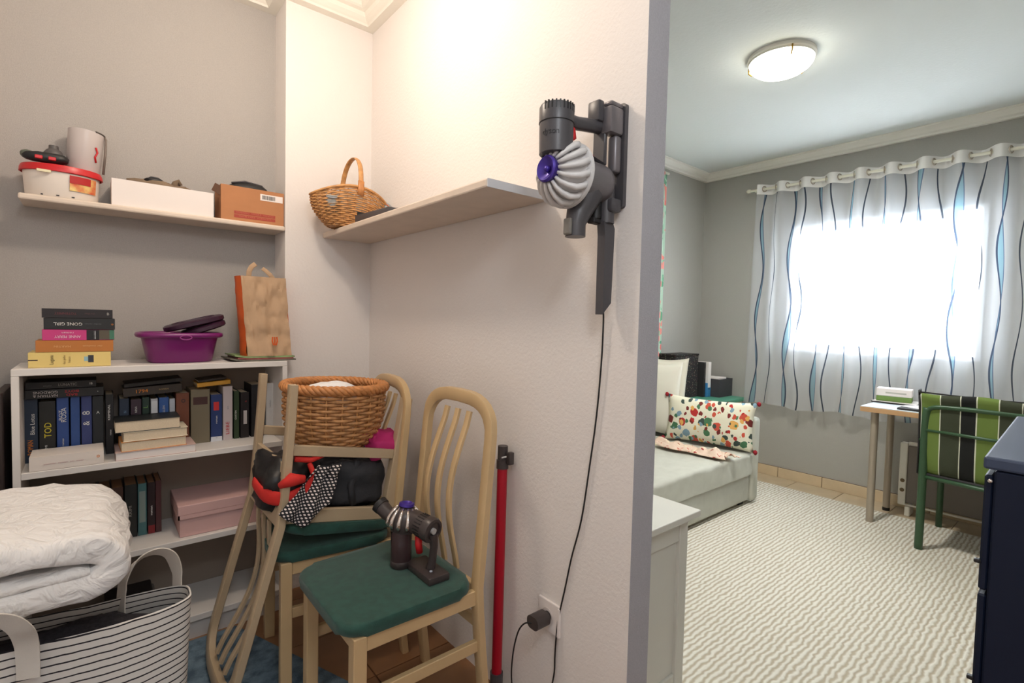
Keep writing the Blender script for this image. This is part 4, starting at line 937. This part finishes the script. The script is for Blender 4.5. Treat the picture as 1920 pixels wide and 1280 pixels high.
b = NB(); tube(b, [(.012, .0, .11), (.010, -.004, .085), (.016, 0, .06)], .011, 10); obj('trigger', b, M_redp, t, smooth=True)
b = NB(); bx(b, -.008, .062, -.100, .045, .0, .022, .004, 2, mtx=Matrix.Rotation(.0, 4, 'Z')); obj('battery', b, M_brownp, t, smooth=40)
b = NB(); lathe(b, [(0, .022), (.005, .022), (.004, .0245), (0, .025)], 14, mtx=Matrix.Translation((.020, -.062, 0))); obj('status_light', b, cm((190, 196, 210)), t, smooth=True)
# ------------------------------------------------------------------ striped laundry bag, clothes, duvet
bx0, bx1, byf, byb = -.50, .205, 1.555, 1.70
t = thing('laundry_bag', 'big white canvas bag with thin black stripes in the left foreground', 'bag', (0, 0, 0))
n = 72
def bagring(z, inset=0, rim=False):
    s = z/.5; out = []
    w0, w1 = bx0+.02*(1-s), bx1-.018*(1-s); f0 = byf-.02*(1-s); f1 = byb+.16*(1-s)
    cx, cy_ = (w0+w1)/2, (f0+f1)/2; rx, ry = (w1-w0)/2-inset, (f1-f0)/2-inset
    for i in range(n):
        a = 2*pi*i/n; p = 5; c_, s_ = cos(a), sin(a)
        x = cx+rx*math.copysign(abs(c_)**(2/p), c_)
        y = cy_+ry*math.copysign(abs(s_)**(2/(2.2 if (s_ > 0 and s > .6) else p)), s_)
        y += .010*nz((x*6, z*5, 0), 1, 5)*(1 if s_ < 0 else 1.6)
        zz_ = z-(.012*sin((x+.1)*9) if rim else 0)*(1)-.03*(max(0, -x-.0))*(1 if rim else 0)
        out.append(Vector((x, y, zz_)))
    return out
b = NB(); zs = [.002, .01, .06, .12, .2, .28, .36, .43, .455]
rings = [bagring(z) for z in zs]+[bagring(.482, 0, True), bagring(.484, .004, True), bagring(.474, .006, True)]+[bagring(z, .006) for z in (.43, .36, .25, .1, .02)]
loft(b, rings, True, True)
uvs(b, lambda c: (c.x+c.y, c.z+.012*sin((c.x+.1)*9)*min(1, c.z/.4)))
obj('canvas_body', b, M_bag, t, smooth=50)
M_strap = mat('cotton_webbing', (222, 214, 204), .85, bump=.3, bscale=700)
def strap(name, pts, w=.019):
    b = NB(); tube(b, crom(pts, 8), .0022, 8, rb=w, ref=None, square=True) if False else None
    P = crom(pts, 8); b = NB(); V = []
    return P
def ribbon(pts, wdir, w, th=.0035):
    P = crom(pts, 8); b = NB()
    tube(b, P, w, 8, ref=Vector(wdir), rb=th/2, square=True); return b
obj('handle', ribbon([(.052, 1.70, .38), (.054, 1.702, .48), (.064, 1.69, .53), (.092, 1.675, .575), (.130, 1.668, .590), (.162, 1.675, .568), (.178, 1.69, .515), (.180, 1.69, .47), (.180, 1.69, .38)], (.35, -.75, .65), .020), M_strap, t, smooth=40)
obj('handle', ribbon([(-.118, 1.530, .42), (-.118, 1.528, .46), (-.119, 1.515, .51), (-.126, 1.482, .56), (-.148, 1.462, .598), (-.185, 1.455, .613), (-.235, 1.46, .60), (-.262, 1.485, .55), (-.27, 1.515, .50), (-.27, 1.528, .40)], (1, -.35, .3), .021), M_strap, t, smooth=40)
b = NB(); blob(b, (-.14, 1.64, .375), (.27, .062, .085), 3, 40, 18, .16, 9, 21); tag(obj('dark_jumper', b, M_dark, smooth=True), 'dark knitted clothes bundle inside the striped bag', 'clothing')
b = NB(); blob(b, (.02, 1.615, .375), (.10, .045, .055), 2.6, 28, 14, .2, 9, 27); tag(obj('black_garment', b, M_dark, smooth=True), 'black garment corner at the right of the clothes in the striped bag', 'clothing')
# duvet: folded in layers, folds open to the front
t = thing('folded_duvet', 'white quilted duvet folded thick and lying on the striped bag', 'duvet', (0, 0, 0))
def slabsec(cl, th, y0, y1, ny, seed, wr=.008, puff=.9):
    """centre line in xz -> thick rounded slab along y"""
    b = NB(); P = [Vector((p[0], 0, p[1])) for p in cl]; m = len(P)
    T_ = [(P[min(m-1, i+1)]-P[max(0, i-1)]).normalized() for i in range(m)]; Nn = [Vector((-t_.z, 0, t_.x)) for t_ in T_]
    def endw(i):
        s = min(i, m-1-i)/3; return sqrt(max(0, 1-(1-min(1, s))**2))
    rows = []
    for j in range(ny+1):
        v = j/ny; y = y0+(y1-y0)*v; e = min(v, 1-v)*ny/4; ey = sqrt(max(0.02, 1-(1-min(1, e))**2)); ring = []
        for sgn in (1, -1):
            for i in (range(m) if sgn > 0 else range(m-1, -1, -1)):
                h = th*(.22+.78*ey)*(.3+.7*endw(i)); q = P[i]+Nn[i]*h*sgn
                w = wr*(nz((q.x*9, y*5, q.z*8), 1, seed)+.6*nz((q.x*22, y*10, q.z*20), 1, seed+1)+.35*nz((q.x*45, y*22, q.z*40), 1, seed+2))
                quilt = .006*abs(sin(pi*(q.x+y*.35)/.21))**.35+.005*abs(sin(pi*(y-.1*q.x)/.17))**.35-.009
                q = q+Nn[i]*sgn*(w+quilt)+Vector((w*.8, 0, 0)); q.y = y+w*1.2; ring.append(b.verts.new(q))
        rows.append(ring)
    for A, B in zip(rows[:-1], rows[1:]):
        for j in range(len(A)): b.faces.new((A[j], A[(j+1) % len(A)], B[(j+1) % len(A)], B[j]))
    for R_ in (rows[0], rows[-1]):
        k_ = len(R_)//2
        for i in range(k_-1): b.faces.new((R_[i], R_[i+1], R_[2*k_-2-i], R_[2*k_-1-i]))
    return b
cl = [(-.62+.03*i, .590+.0018*i) for i in range(20)]
arc = [(-.028+.062*cos(a)*1.05, .668+.047*sin(a)) for a in [radians(-80+20*i) for i in range(9)]]
cl2 = cl+arc+[(-.07-.03*i, .716+.0012*i) for i in range(19)]
b = slabsec([(x, z-.02) for x, z in cl2], .036, 1.50, 1.99, 70, 5, .012); obj('outer_fold', b, M_duvet, t, smooth=True)
b = slabsec([(-.62+.03*i, .6305+.0004*i) for i in range(20)]+[(-.03,.639),(-.012,.640)], .016, 1.505, 1.97, 60, 9, .006); obj('inner_fold', b, M_duvet, t, smooth=True)
# blue grey rug on the hall floor
b = NB(); prism(b, [(-.75, .95), (.78, .95), (.66, 1.62), (.43, 2.195), (-.62, 2.19)], .0, .008); tag(obj('hall_rug', b, M_bluerug), 'blue grey pile rug on the hall floor under the chairs', 'rug')
# ------------------------------------------------------------------ bedroom
t = thing('bedroom_rug', 'large cream rug with rippled beige lines on bedroom floor', 'rug', (0, 0, .0))
b = NB(); bx(b, 1.25, 4.10, RY+.08, 1.93, .0, .010, .003, 1); obj('rug_pile', b, M_rug, t)
b = NB(); tube(b, [(1.25, RY+.08, .006), (4.10, RY+.08, .006), (4.10, 1.93, .006), (1.25, 1.93, .006)], .005, 6, True); obj('rug_binding', b, cm((196, 186, 166)), t)
# dresser behind the partition
t = thing('pale_dresser', 'pale grey painted dresser standing against the partition in the bedroom', 'cabinet', (0, 0, 0))
dx1, dy0, dy1, dz = 1.488, .822, 1.60, .66
b = NB(); bx(b, AT+.004, dx1, dy0, dy1, dz-.022, dz, .003, 2); obj('top_board', b, M_dresser, t)
ex = dx1-.035; ey = dy0+.022
for y_ in (ey, dy1-.06):
    for x_ in (AT+.012, ex-.045):
        b = NB(); bx(b, x_, x_+.045, y_, y_+.045, .0, dz-.0225, .003, 1); obj('leg_post', b, M_dresser, t)
b = NB(); bx(b, AT+.057, ex-.045, ey+.012, ey+.022, .14, dz-.0225); obj('side_panel', b, M_dresser, t)
b = NB(); bx(b, AT+.057, ex-.045, ey+.004, ey+.03, .10, .14, .003, 1); obj('lower_rail', b, M_dresser, t)
b = NB(); bx(b, AT+.057, ex-.045, ey+.004, ey+.012, dz-.09, dz-.0225, .002, 1); obj('upper_rail', b, M_dresser, t)
b = NB(); bx(b, AT+.02, ex-.012, ey+.045, dy1-.06, .1, dz-.0225); obj('carcass', b, M_dresser, t)
for i in range(3):
    b = NB(); z0 = .115+.172*i; bx(b, ex-.012, ex+.004, ey+.05, dy1-.065, z0, z0+.162, .003, 1); d_ = obj('drawer', b, M_dresser, t)
    b = NB(); lathe(b, [(0, 0), (.006, 0), (.006, .015), (.014, .02), (.012, .028), (0, .03)], 16, mtx=axis_to((ex+.004, (ey+dy1)/2, z0+.08), (1, 0, 0))); obj('knob', b, M_leg, d_, smooth=True)
# navy drawer cabinet
t = thing('navy_drawer_cabinet', 'dark navy steel drawer cabinet at the right edge of the picture', 'cabinet', mtx=Matrix.Translation((1.155, .132, 0)) @ Matrix.Rotation(radians(1.6), 4, 'Z'))
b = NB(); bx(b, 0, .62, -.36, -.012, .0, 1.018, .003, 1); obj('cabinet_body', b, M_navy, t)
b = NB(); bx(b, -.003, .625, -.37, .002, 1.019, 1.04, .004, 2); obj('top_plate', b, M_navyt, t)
for i in range(4):
    z1 = 1.008-.205*i-(.0 if i else 0); z0 = z1-.198
    b = NB(); bx(b, .004, .616, -.0115, .0, z0, z1, .003, 1); d_ = obj('drawer', b, M_navy, t)
    b = NB(); bx(b, .0, .010, -.002, .007, z0+.045, z0+.052, .002, 2); obj('drawer_pull', b, M_black, d_)
b = NB(); lathe(b, [(0, 0), (.003, 0), (.0035, .004), (.002, .006), (0, .0062)], 14, mtx=axis_to((.0, -.008, 1.0), (-1, 0, 0))); obj('rivet', b, M_chrome, t, smooth=True)
# daybed
t = thing('daybed', 'long linen covered daybed with box end along the bedroom wall', 'bed', (0, 0, 0))
by0, by1, bxa, bxb = 1.575, 2.44, 1.72, 3.50
b = NB(); bx(b, bxa, bxb, by0+.012, by1, .04, .235, .012, 3); obj('base_box', b, M_linen, t, smooth=40)
b = NB()
V = grid(b, 60, 34, lambda u, v: Vector((bxa+(bxb-bxa)*u, 0, 0))); 
def mattress(u, v):
    # wraps: front drop (0-.25), top (.25-1)
    x = bxa+(bxb-bxa)*u
    if v < .22: y, z = by0-.006, .225+.13*(v/.22)
    elif v < .30:
        a = (v-.22)/.08*pi/2; y, z = by0+.02-.026*cos(a), .352+.022*sin(a)
    else: y, z = by0+.02+(by1-by0-.02)*((v-.30)/.70), .374
    w = .010*nz((x*5, y*5+v*3, 0), 1, 2)+.005*nz((x*14, y*14+v*9, 0), 1, 4)
    return Vector((x, y-w*(1 if v < .25 else .2), z+w*(.3 if v < .25 else 1)))
b.free(); b = NB(); grid(b, 90, 40, mattress); o = obj('mattress_cover', b, M_linen, t, smooth=True)
b = NB(); bx(b, bxa, bxb, by0+.02, by1, .236, .345, .01, 2); obj('mattress', b, M_linen, t)
b = NB(); bx(b, bxb+.002, bxb+.095, by0-.01, by1, .03, .615, .028, 4); obj('end_panel', b, M_linen, t, smooth=50)
b = NB(); bx(b, bxa-.08, bxa-.002, by0, by1, .03, .50, .02, 3); obj('end_panel', b, M_linen, t, smooth=50)
for x_ in (bxa+.05, bxb-.05):
    b = NB(); bx(b, x_-.03, x_+.03, by0+.04, by0+.10, .0, .042); obj('foot', b, M_black, t)
# bedroom cushions
def cushion(name, label, w, h, th, mtx, material, cat='cushion', pinch=.10, seed=1, tassel=None):
    t = thing(name, label, cat, mtx=mtx)
    b = NB()
    def f(s):
        def g(u, v):
            x, y = 2*u-1, 2*v-1
            px = x*(1-pinch*(1-y*y)*.6); py = y*(1-pinch*(1-x*x)*.9)
            e = max(0, (1-abs(x)**2.6))*max(0, (1-abs(y)**2.6)); zz_ = s*th/2*e**.5
            zz_ += .006*nz((x*2, y*2, s), 1.2, seed)*e
            return Vector((px*w/2, zz_, (py+1)*h/2))
        return g
    grid(b, 24, 16, f(1)); grid(b, 24, 16, f(-1)); bmesh.ops.remove_doubles(b, verts=list(b.verts), dist=.0004)
    uvs(b, lambda c: (c.x, c.z)); obj('cushion_cover', b, material, t, smooth=True)
    if tassel:
        for sx_ in (-1, 1):
            for zz_ in (.006, h-.006):
                b = NB(); blob(b, (sx_*(w/2+.008), 0, zz_), (.014, .013, .016), 2, 14, 8, .2, 8, 3); obj('pompom', b, tassel, t, smooth=True)
    return t
M_pom = mat('crimson_wool', (150, 26, 40), .9, bump=.6, bscale=300)
# long floral cushion against the end panel
cA = Vector((3.34, 2.12, .378)); cB = Vector((3.45, 1.60, .382)); d_ = (cB-cA); ang = math.atan2(d_.y, d_.x)
cushion('floral_cushion', 'long cream cushion with folk flower print and red pompoms on the daybed', .63, .34, .13, Matrix.Translation((3.385, 1.850, .385)) @ Matrix.Rotation(ang, 4, 'Z') @ Matrix.Rotation(-.16, 4, 'X'), M_floral, tassel=M_pom, pinch=.12)
cushion('cream_pillow', 'plain cream square pillow behind the long floral cushion', .36, .58, .12, Matrix.Translation((3.355, 2.275, .385)) @ Matrix.Rotation(-1.35, 4, 'Z') @ Matrix.Rotation(-.16, 4, 'X'), M_pillow, 'pillow', seed=5)
cushion('cream_pillow', 'off white pillow with flanged edge, standing behind the plain cream one', .37, .61, .04, Matrix.Translation((3.435, 2.275, .385)) @ Matrix.Rotation(-1.40, 4, 'Z') @ Matrix.Rotation(-.13, 4, 'X'), M_pillow, 'pillow', seed=8)
b = NB()
def scarf(u, v):
    x = 3.03+.15*v+.05*u; y = 2.05-.50*u+.03*sin(v*5); w = abs(nz((u*7, v*4, 0), 1, 4))
    return Vector((x+.02*nz((u*4, v, 0), 1, 1), y, .390+.075*w*(1-abs(2*v-1)**3)+.006-.0*u))
grid(b, 44, 16, scarf); uvs(b, lambda c: (c.x*2, c.y)); tag(solid(obj('printed_scarf', b, M_scarf, smooth=True), .004), 'crumpled pink printed cloth lying before the floral cushion', 'cloth')
# corner cabinet with green top
t = thing('corner_cabinet', 'cream cabinet with green top in the bedroom corner beyond the daybed', 'cabinet', (0, 0, 0))
b = NB(); bx(b, 3.68, 4.34, 2.06, 2.49, .0, .598, .003, 1); obj('cabinet_body', b, M_cream, t)
b = NB(); bx(b, 3.63, 4.365, 2.03, 2.495, .599, .628, .006, 2); obj('top_board', b, M_jade, t)
for x_ in (3.72, 4.04):
    b = NB(); bx(b, x_, x_+.28, 2.045, 2.0595, .05, .56, .004, 1); dr = obj('door', b, M_cream, t)
    b = NB(); lathe(b, [(0, 0), (.01, 0), (.012, .015), (0, .02)], 14, mtx=axis_to((x_+.03, 2.045, .34), (0, -1, 0))); obj('knob', b, M_jade, dr, smooth=True)
t = thing('floral_storage_box', 'tall black box with small flower print on the green topped cabinet', 'box', (3.66, 2.30, .6285))
b = NB(); bx(b, 0, .36, 0, .17, 0, .355, .004, 1); uvs(b, lambda c: (c.x+c.y, c.z)); obj('box_body', b, M_dkfloral, t)
b = NB(); bx(b, -.003, .363, -.003, .173, .3555, .372, .003, 1); uvs(b, lambda c: (c.x+c.y, c.z)); obj('lid', b, M_dkfloral, t)
t = thing('ring_binder', 'black ring binder next to the flower print box', 'binder', (4.028, 2.25, .6285)); b = NB(); bx(b, 0, .03, 0, .22, 0, .30, .002, 1); obj('binder_cover', b, M_ink, t)
b = NB(); bx(b, .006, .024, -.001, 0, .16, .25); obj('spine_label', b, cm((60, 56, 54)), t)
t = thing('magazine_file', 'blue and white magazine file left of the charcoal box', 'magazine file', (4.061, 2.235, .6285)); b = NB(); bx(b, 0, .062, 0, .22, 0, .12, .002, 1); obj('blue_holder', b, M_bluebind, t)
b = NB(); bx(b, .012, .055, -.002, .21, .08, .30, .002, 1); obj('white_folder', b, M_wbox, t)
b = NB(); lathe(b, [(0, 0), (.008, 0), (0, .001)], 14, mtx=axis_to((.034, -.0005, .07), (0, -1, 0))); obj('finger_hole', b, M_ink, t)
t = thing('charcoal_box', 'charcoal felt storage box holding white paper by the curtain', 'box', (4.13, 2.16, .6285))
b = NB(); w, d, h = .225, .27, .155; bx(b, 0, w, 0, .005, 0, h); bx(b, 0, w, d-.005, d, 0, h); bx(b, 0, .005, .005, d-.005, 0, h); bx(b, w-.005, w, .005, d-.005, 0, h); bx(b, .005, w-.005, .005, d-.005, 0, .005); obj('box_body', b, M_dbox, t)
b = NB(); bx(b, -.002, .0, .09, .15, .06, .1); obj('label_holder', b, cm((90, 88, 90)), t)
b = NB(); bx(b, 4.138, 4.28, 2.18, 2.40, .635, .795, .002, 1, mtx=None); tag(obj('paper_stack', b, M_wbox), 'white paper sheets standing in the charcoal box', 'paper')
# leafy print curtain panel on the bed wall
t = thing('print_curtain', 'pale green curtain with leaf and coral flower print on the left bedroom wall', 'curtain', (0, 0, 0))
b = NB(); grid(b, 60, 30, lambda u, v: Vector((3.08+.62*u, 2.455+.018*sin(u*34), .64+1.86*v))); uvs(b, lambda c: (c.x, c.z)); solid(obj('curtain_cloth', b, M_panel, t, smooth=True), .002)
b = NB(); tube(b, [(3.0, 2.455, 2.50), (3.71, 2.455, 2.50)], .010, 10); obj('curtain_rod', b, M_rod, t, smooth=True)
# ------------------------------------------------------------------ sheer window curtain
t = thing('sheer_curtain', 'sheer white eyelet curtain with wavy blue lines across the window', 'curtain', (0, 0, 0))
CY0, CY1, CX = 1.965, .05, 4.280
NP = 10.5
def rodz(y): return 2.352+.030*(y-.45)/1.5
def ccurve(u, v):
    y = CY0+(CY1-CY0)*u
    flare = .035*(1-v)*(1 if u < .15 else 0)*(1-u/.15)
    ph = 2*pi*NP*u
    amp = .046*(.6+.4*v)+.010*nz((u*5, v*1.5, 0), 1, 3)
    x = CX+.010-amp*cos(ph)-.016*(1-v)+.012*nz((u*9, v*2, 0), 1, 6)*(1-v)
    y += .012*nz((u*11, v*1.3, 2), 1, 8)*(1-v)+flare
    zt = rodz(y)+.038; zb = .60+.012*sin(u*23)+.02*u
    return Vector((x, y, zb+(zt-zb)*v))
NU, NV = 420, 26
for nm, v0, v1, mt in (('voile', 0, .955, M_sheer), ('header_band', .9555, 1, M_header)):
    b = NB(); V = [[b.verts.new(ccurve(i/NU, v0+(v1-v0)*j/NV)) for j in range(NV+1)] for i in range(NU+1)]
    L_ = [0]
    for i in range(1, NU+1): L_.append(L_[-1]+(V[i][NV].co-V[i-1][NV].co).length)
    ul = b.loops.layers.uv.new('uv')
    for i in range(NU):
        for j in range(NV):
            fa = b.faces.new((V[i][j], V[i+1][j], V[i+1][j+1], V[i][j+1]))
            for lo, (a, c_) in zip(fa.loops, ((i, j), (i+1, j), (i+1, j+1), (i, j+1))): lo[ul].uv = (L_[a], V[a][c_].co.z)
    obj(nm, b, mt, t, smooth=True)
b = NB()
for i in range(int(2*NP)+1):
    u = (i+.5)/(2*NP)
    if u > 1: break
    y = CY0+(CY1-CY0)*u
    if i == 0: e0 = None
    p = Vector((CX, y, rodz(y))); bb_ = NB(); tube(bb_, [p+Vector((.004*cos(a)+.021*sin(a)*0, 0, 0))+Vector((.021*cos(a), .006*cos(a)*(1 if i % 2 else -1), .021*sin(a))) for a in [2*pi*q/20 for q in range(20)]], .0035, 6, True)
    obj('eyelet', bb_, M_leg, t, smooth=True)
b.free()
t = thing('curtain_rod', 'cream curtain rod with small end knobs above the window', 'curtain rod', (0, 0, 0))
b = NB(); tube(b, [(CX, 2.03, rodz(2.03)), (CX, -.1, rodz(-.1))], .0105, 14); obj('rod', b, M_rod, t, smooth=40)
b = NB(); lathe(b, [(0, 0), (.012, 0), (.017, .01), (.017, .025), (.01, .035), (0, .037)], 16, mtx=axis_to((CX, 2.03, rodz(2.03)), (0, 1, 0))); obj('end_knob', b, M_rod, t, smooth=True)
for y in (1.99, .02):
    b = NB(); tube(b, [(WX, y, rodz(y)-.012), (CX, y, rodz(y)-.012)], .006, 8); bx(b, WX-.005, WX, y-.015, y+.015, rodz(y)-.04, rodz(y)+.02); obj('bracket', b, M_rod, t, smooth=40)
# ------------------------------------------------------------------ desk by the window
t = thing('desk', 'small desk with white top, wood edge and round legs by window', 'desk', (0, 0, 0))
b = NB(); bx(b, 3.775, 4.255, .05, 1.028, .7525, .757, .001, 1); obj('top_surface', b, M_desk, t)
b = NB(); bx(b, 3.773, 4.257, .048, 1.030, .722, .7522, .002, 1); obj('top_board', b, M_deske, t)
for x_, y_ in ((3.84, .965), (4.205, .965), (3.84, .12), (4.205, .12)):
    b = NB(); tube(b, [(x_, y_, .02 if x_ > 4 else .0102), (x_, y_, .7215)], .021, 20); l_ = obj('leg', b, M_leg, t, smooth=40)
    b = NB(); tube(b, [(x_, y_, .010 if x_ < 4.1 else 0), (x_, y_, .022)], .022, 20); obj('foot_cap', b, M_black if x_ > 4 else M_leg, l_, smooth=40)
DZ = .7572
t = thing('dark_folder', 'dark folder lying under the tissue box on desk', 'folder', (4.03, .80, DZ)); b = NB(); bx(b, 0, .22, -.02, .24, 0, .010, .002, 1); obj('folder_cover', b, M_ink, t)
b = NB(); bx(b, .002, .215, .0, .235, .0101, .012); obj('folder_paper', b, M_wbox, t)
t = thing('tissue_box', 'white and green tissue box on the dark desk folder', 'box', (4.08, .83, DZ+.0125), (0, 0, .15)); b = NB(); bx(b, 0, .11, 0, .19, 0, .034, .003, 1); obj('green_base', b, cm((110, 140, 70)), t)
b = NB(); bx(b, 0, .11, 0, .19, .0342, .085, .004, 2); obj('white_body', b, M_wbox, t)
b = NB(); bx(b, -.001, .0, .03, .14, .052, .062); obj('print_line', b, cm((190, 186, 176)), t)
t = thing('paper_sheet', 'white paper sheet on the desk beside the chair', 'paper', (0, 0, 0)); b = NB(); prism(b, [(3.90, .86), (4.12, .72), (4.03, .56), (3.82, .70)], DZ+.0125, DZ+.0135); obj('sheet', b, M_wbox, t)
b = NB(); bx(b, 3.80, 4.02, .52, .845, DZ+.0003, DZ+.012, .002, 1); tag(obj('black_notebook', b, M_ink), 'black notebook under the white sheet on the desk', 'notebook')
# heater under the desk
t = thing('panel_heater', 'low white electric panel heater behind the desk legs', 'heater', (0, 0, 0))
b = NB(); bx(b, 4.205, 4.265, .862, .905, .062, .485, .006, 2); e_ = obj('end_cap', b, M_heat, t)
for z_ in (.19, .125):
    b = NB(); lathe(b, [(0, 0), (.013, 0), (.011, .006), (0, .006)], 14, mtx=axis_to((4.205, .883, z_+.04), (-1, 0, 0))); obj('dial', b, cm((120, 100, 70)), e_, smooth=40)
b = NB(); bx(b, 4.212, 4.258, .10, .862, .080, .470, .006, 2); obj('front_panel', b, M_heatp, t)
b = NB(); tube(b, [(4.207, .862, .070), (4.207, .10, .070)], .007, 8); obj('lower_bar', b, M_heat, t)
b = NB(); tube(b, [(4.235, .862, .478), (4.235, .10, .478)], .016, 10); obj('upper_bar', b, M_heat, t)
for y_ in (.845, .14):
    b = NB(); bx(b, 4.18, 4.29, y_-.015, y_+.015, .0, .064, .006, 2); obj('foot', b, M_heat, t)
# green garden chair with striped cushion
t = thing('green_armchair', 'dark green metal armchair at the desk', 'chair', (0, 0, 0))
gy0, gy1, gx = .105, .665, 3.60
for y_ in (gy0, gy1):
    b = NB(); tube(b, crom([(gx-.01, y_, .0105), (gx-.005, y_, .22), (gx-.005, y_, .45), (gx-.03, y_*.98+.008, .70), (gx-.05, y_*.95+.02, .82)], 5), .020, 12); obj('rear_leg', b, M_gmetal, t, smooth=True)
    b = NB(); tube(b, [(gx+.50, y_, .0105), (gx+.49, y_, .62)], .017, 12); obj('front_leg', b, M_gmetal, t, smooth=True)
    b = NB(); tube(b, [(gx-.03, y_, .635), (gx+.2, y_, .645), (gx+.5, y_, .63)], .012, 10, rb=.022, ref=Vector((0, 0, 1))); obj('armrest', b, M_gmetal, t, smooth=True)
    b = NB(); tube(b, [(gx, y_, .40), (gx+.49, y_, .42)], .013, 10); obj('seat_rail', b, M_gmetal, t, smooth=True)
b = NB(); tube(b, crom([(gx-.045, gy1-.012, .80), (gx-.052, gy1-.05, .828), (gx-.056, gy1-.16, .835), (gx-.058, .385, .835), (gx-.056, gy0+.16, .835), (gx-.052, gy0+.05, .828), (gx-.045, gy0+.012, .80)], 5), .014, 10, rb=.020, ref=Vector((0, 0, 1))); obj('top_rail', b, M_gmetal, t, smooth=True)
b = NB(); tube(b, [(gx-.035, gy1, .695), (gx-.045, .385, .690), (gx-.035, gy0, .695)], .010, 10, rb=.014, ref=Vector((0, 0, 1))); obj('back_bar', b, M_gmetal, t, smooth=True)
b = NB(); tube(b, [(gx-.005, gy1, .425), (gx-.02, .385, .418), (gx-.005, gy0, .425)], .012, 10, rb=.014, ref=Vector((0, 0, 1))); obj('seat_rear_rail', b, M_gmetal, t, smooth=True)
b = NB(); tube(b, [(gx+.49, gy1, .42), (gx+.49, gy0, .42)], .013, 10); obj('seat_front_rail', b, M_gmetal, t, smooth=True)
b = NB(); bx(b, gx+.02, gx+.48, gy0+.01, gy1-.01, .405, .418, .003, 1); obj('seat_mesh', b, M_ink, t)
t = thing('striped_seat_cushion', 'green black and white striped cushion hung over the green chair back', 'cushion', (0, 0, 0))
def bc(side):
    def g(u, v):
        y = gy1+.025-(.61)*u; e = (1-abs(2*u-1)**6)*(1-abs(2*v-1)**8)
        z = .435+.468*v+.010*(u-.3)*0-.006*sin(u*11)*v
        xx = gx+.012-.055*v+side*.030*e**.6-(.03 if v > .86 else 0)*((v-.86)/.14)
        return Vector((xx+.006*nz((u*6, v*4, 0), 1, 2), y, z))
    return g
b = NB(); grid(b, 40, 24, bc(-1)); uvs(b, lambda c: (gy1+.012-c.y, c.z)); grid(b, 40, 24, bc(1)); bmesh.ops.remove_doubles(b, verts=list(b.verts), dist=.0005)
uvs(b, lambda c: (gy1+.012-c.y, c.z)); obj('back_cushion', b, M_gstr, t, smooth=True)
b = NB(); bx(b, gx+.03, gx+.47, gy0+.02, gy1-.02, .42, .47, .018, 3); uvs(b, lambda c: (gy1-c.y, c.z)); obj('seat_cushion', b, M_gstr, t, smooth=40)
b = NB(); tube(b, [(gx-.04, gy1+.026, .915), (gx-.022, gy1+.022, .80), (gx+.0, gy1+.022, .60), (gx+.012, gy1+.024, .44)], .006, 8, rb=.028, ref=Vector((0, 1, 0))); obj('edge_piping', b, M_ink, t, smooth=True)
b = NB(); tube(b, [(gx-.045, gy1+.03, .903), (gx-.045, .385, .896), (gx-.045, gy0, .903)], .004, 8); obj('edge_piping', b, M_ink, t, smooth=True)
b = NB(); tube(b, [(gx-.005, gy1+.02, .44), (gx-.008, .385, .432), (gx-.005, gy0-.02, .44)], .009, 8); obj('edge_piping', b, M_ink, t, smooth=True)
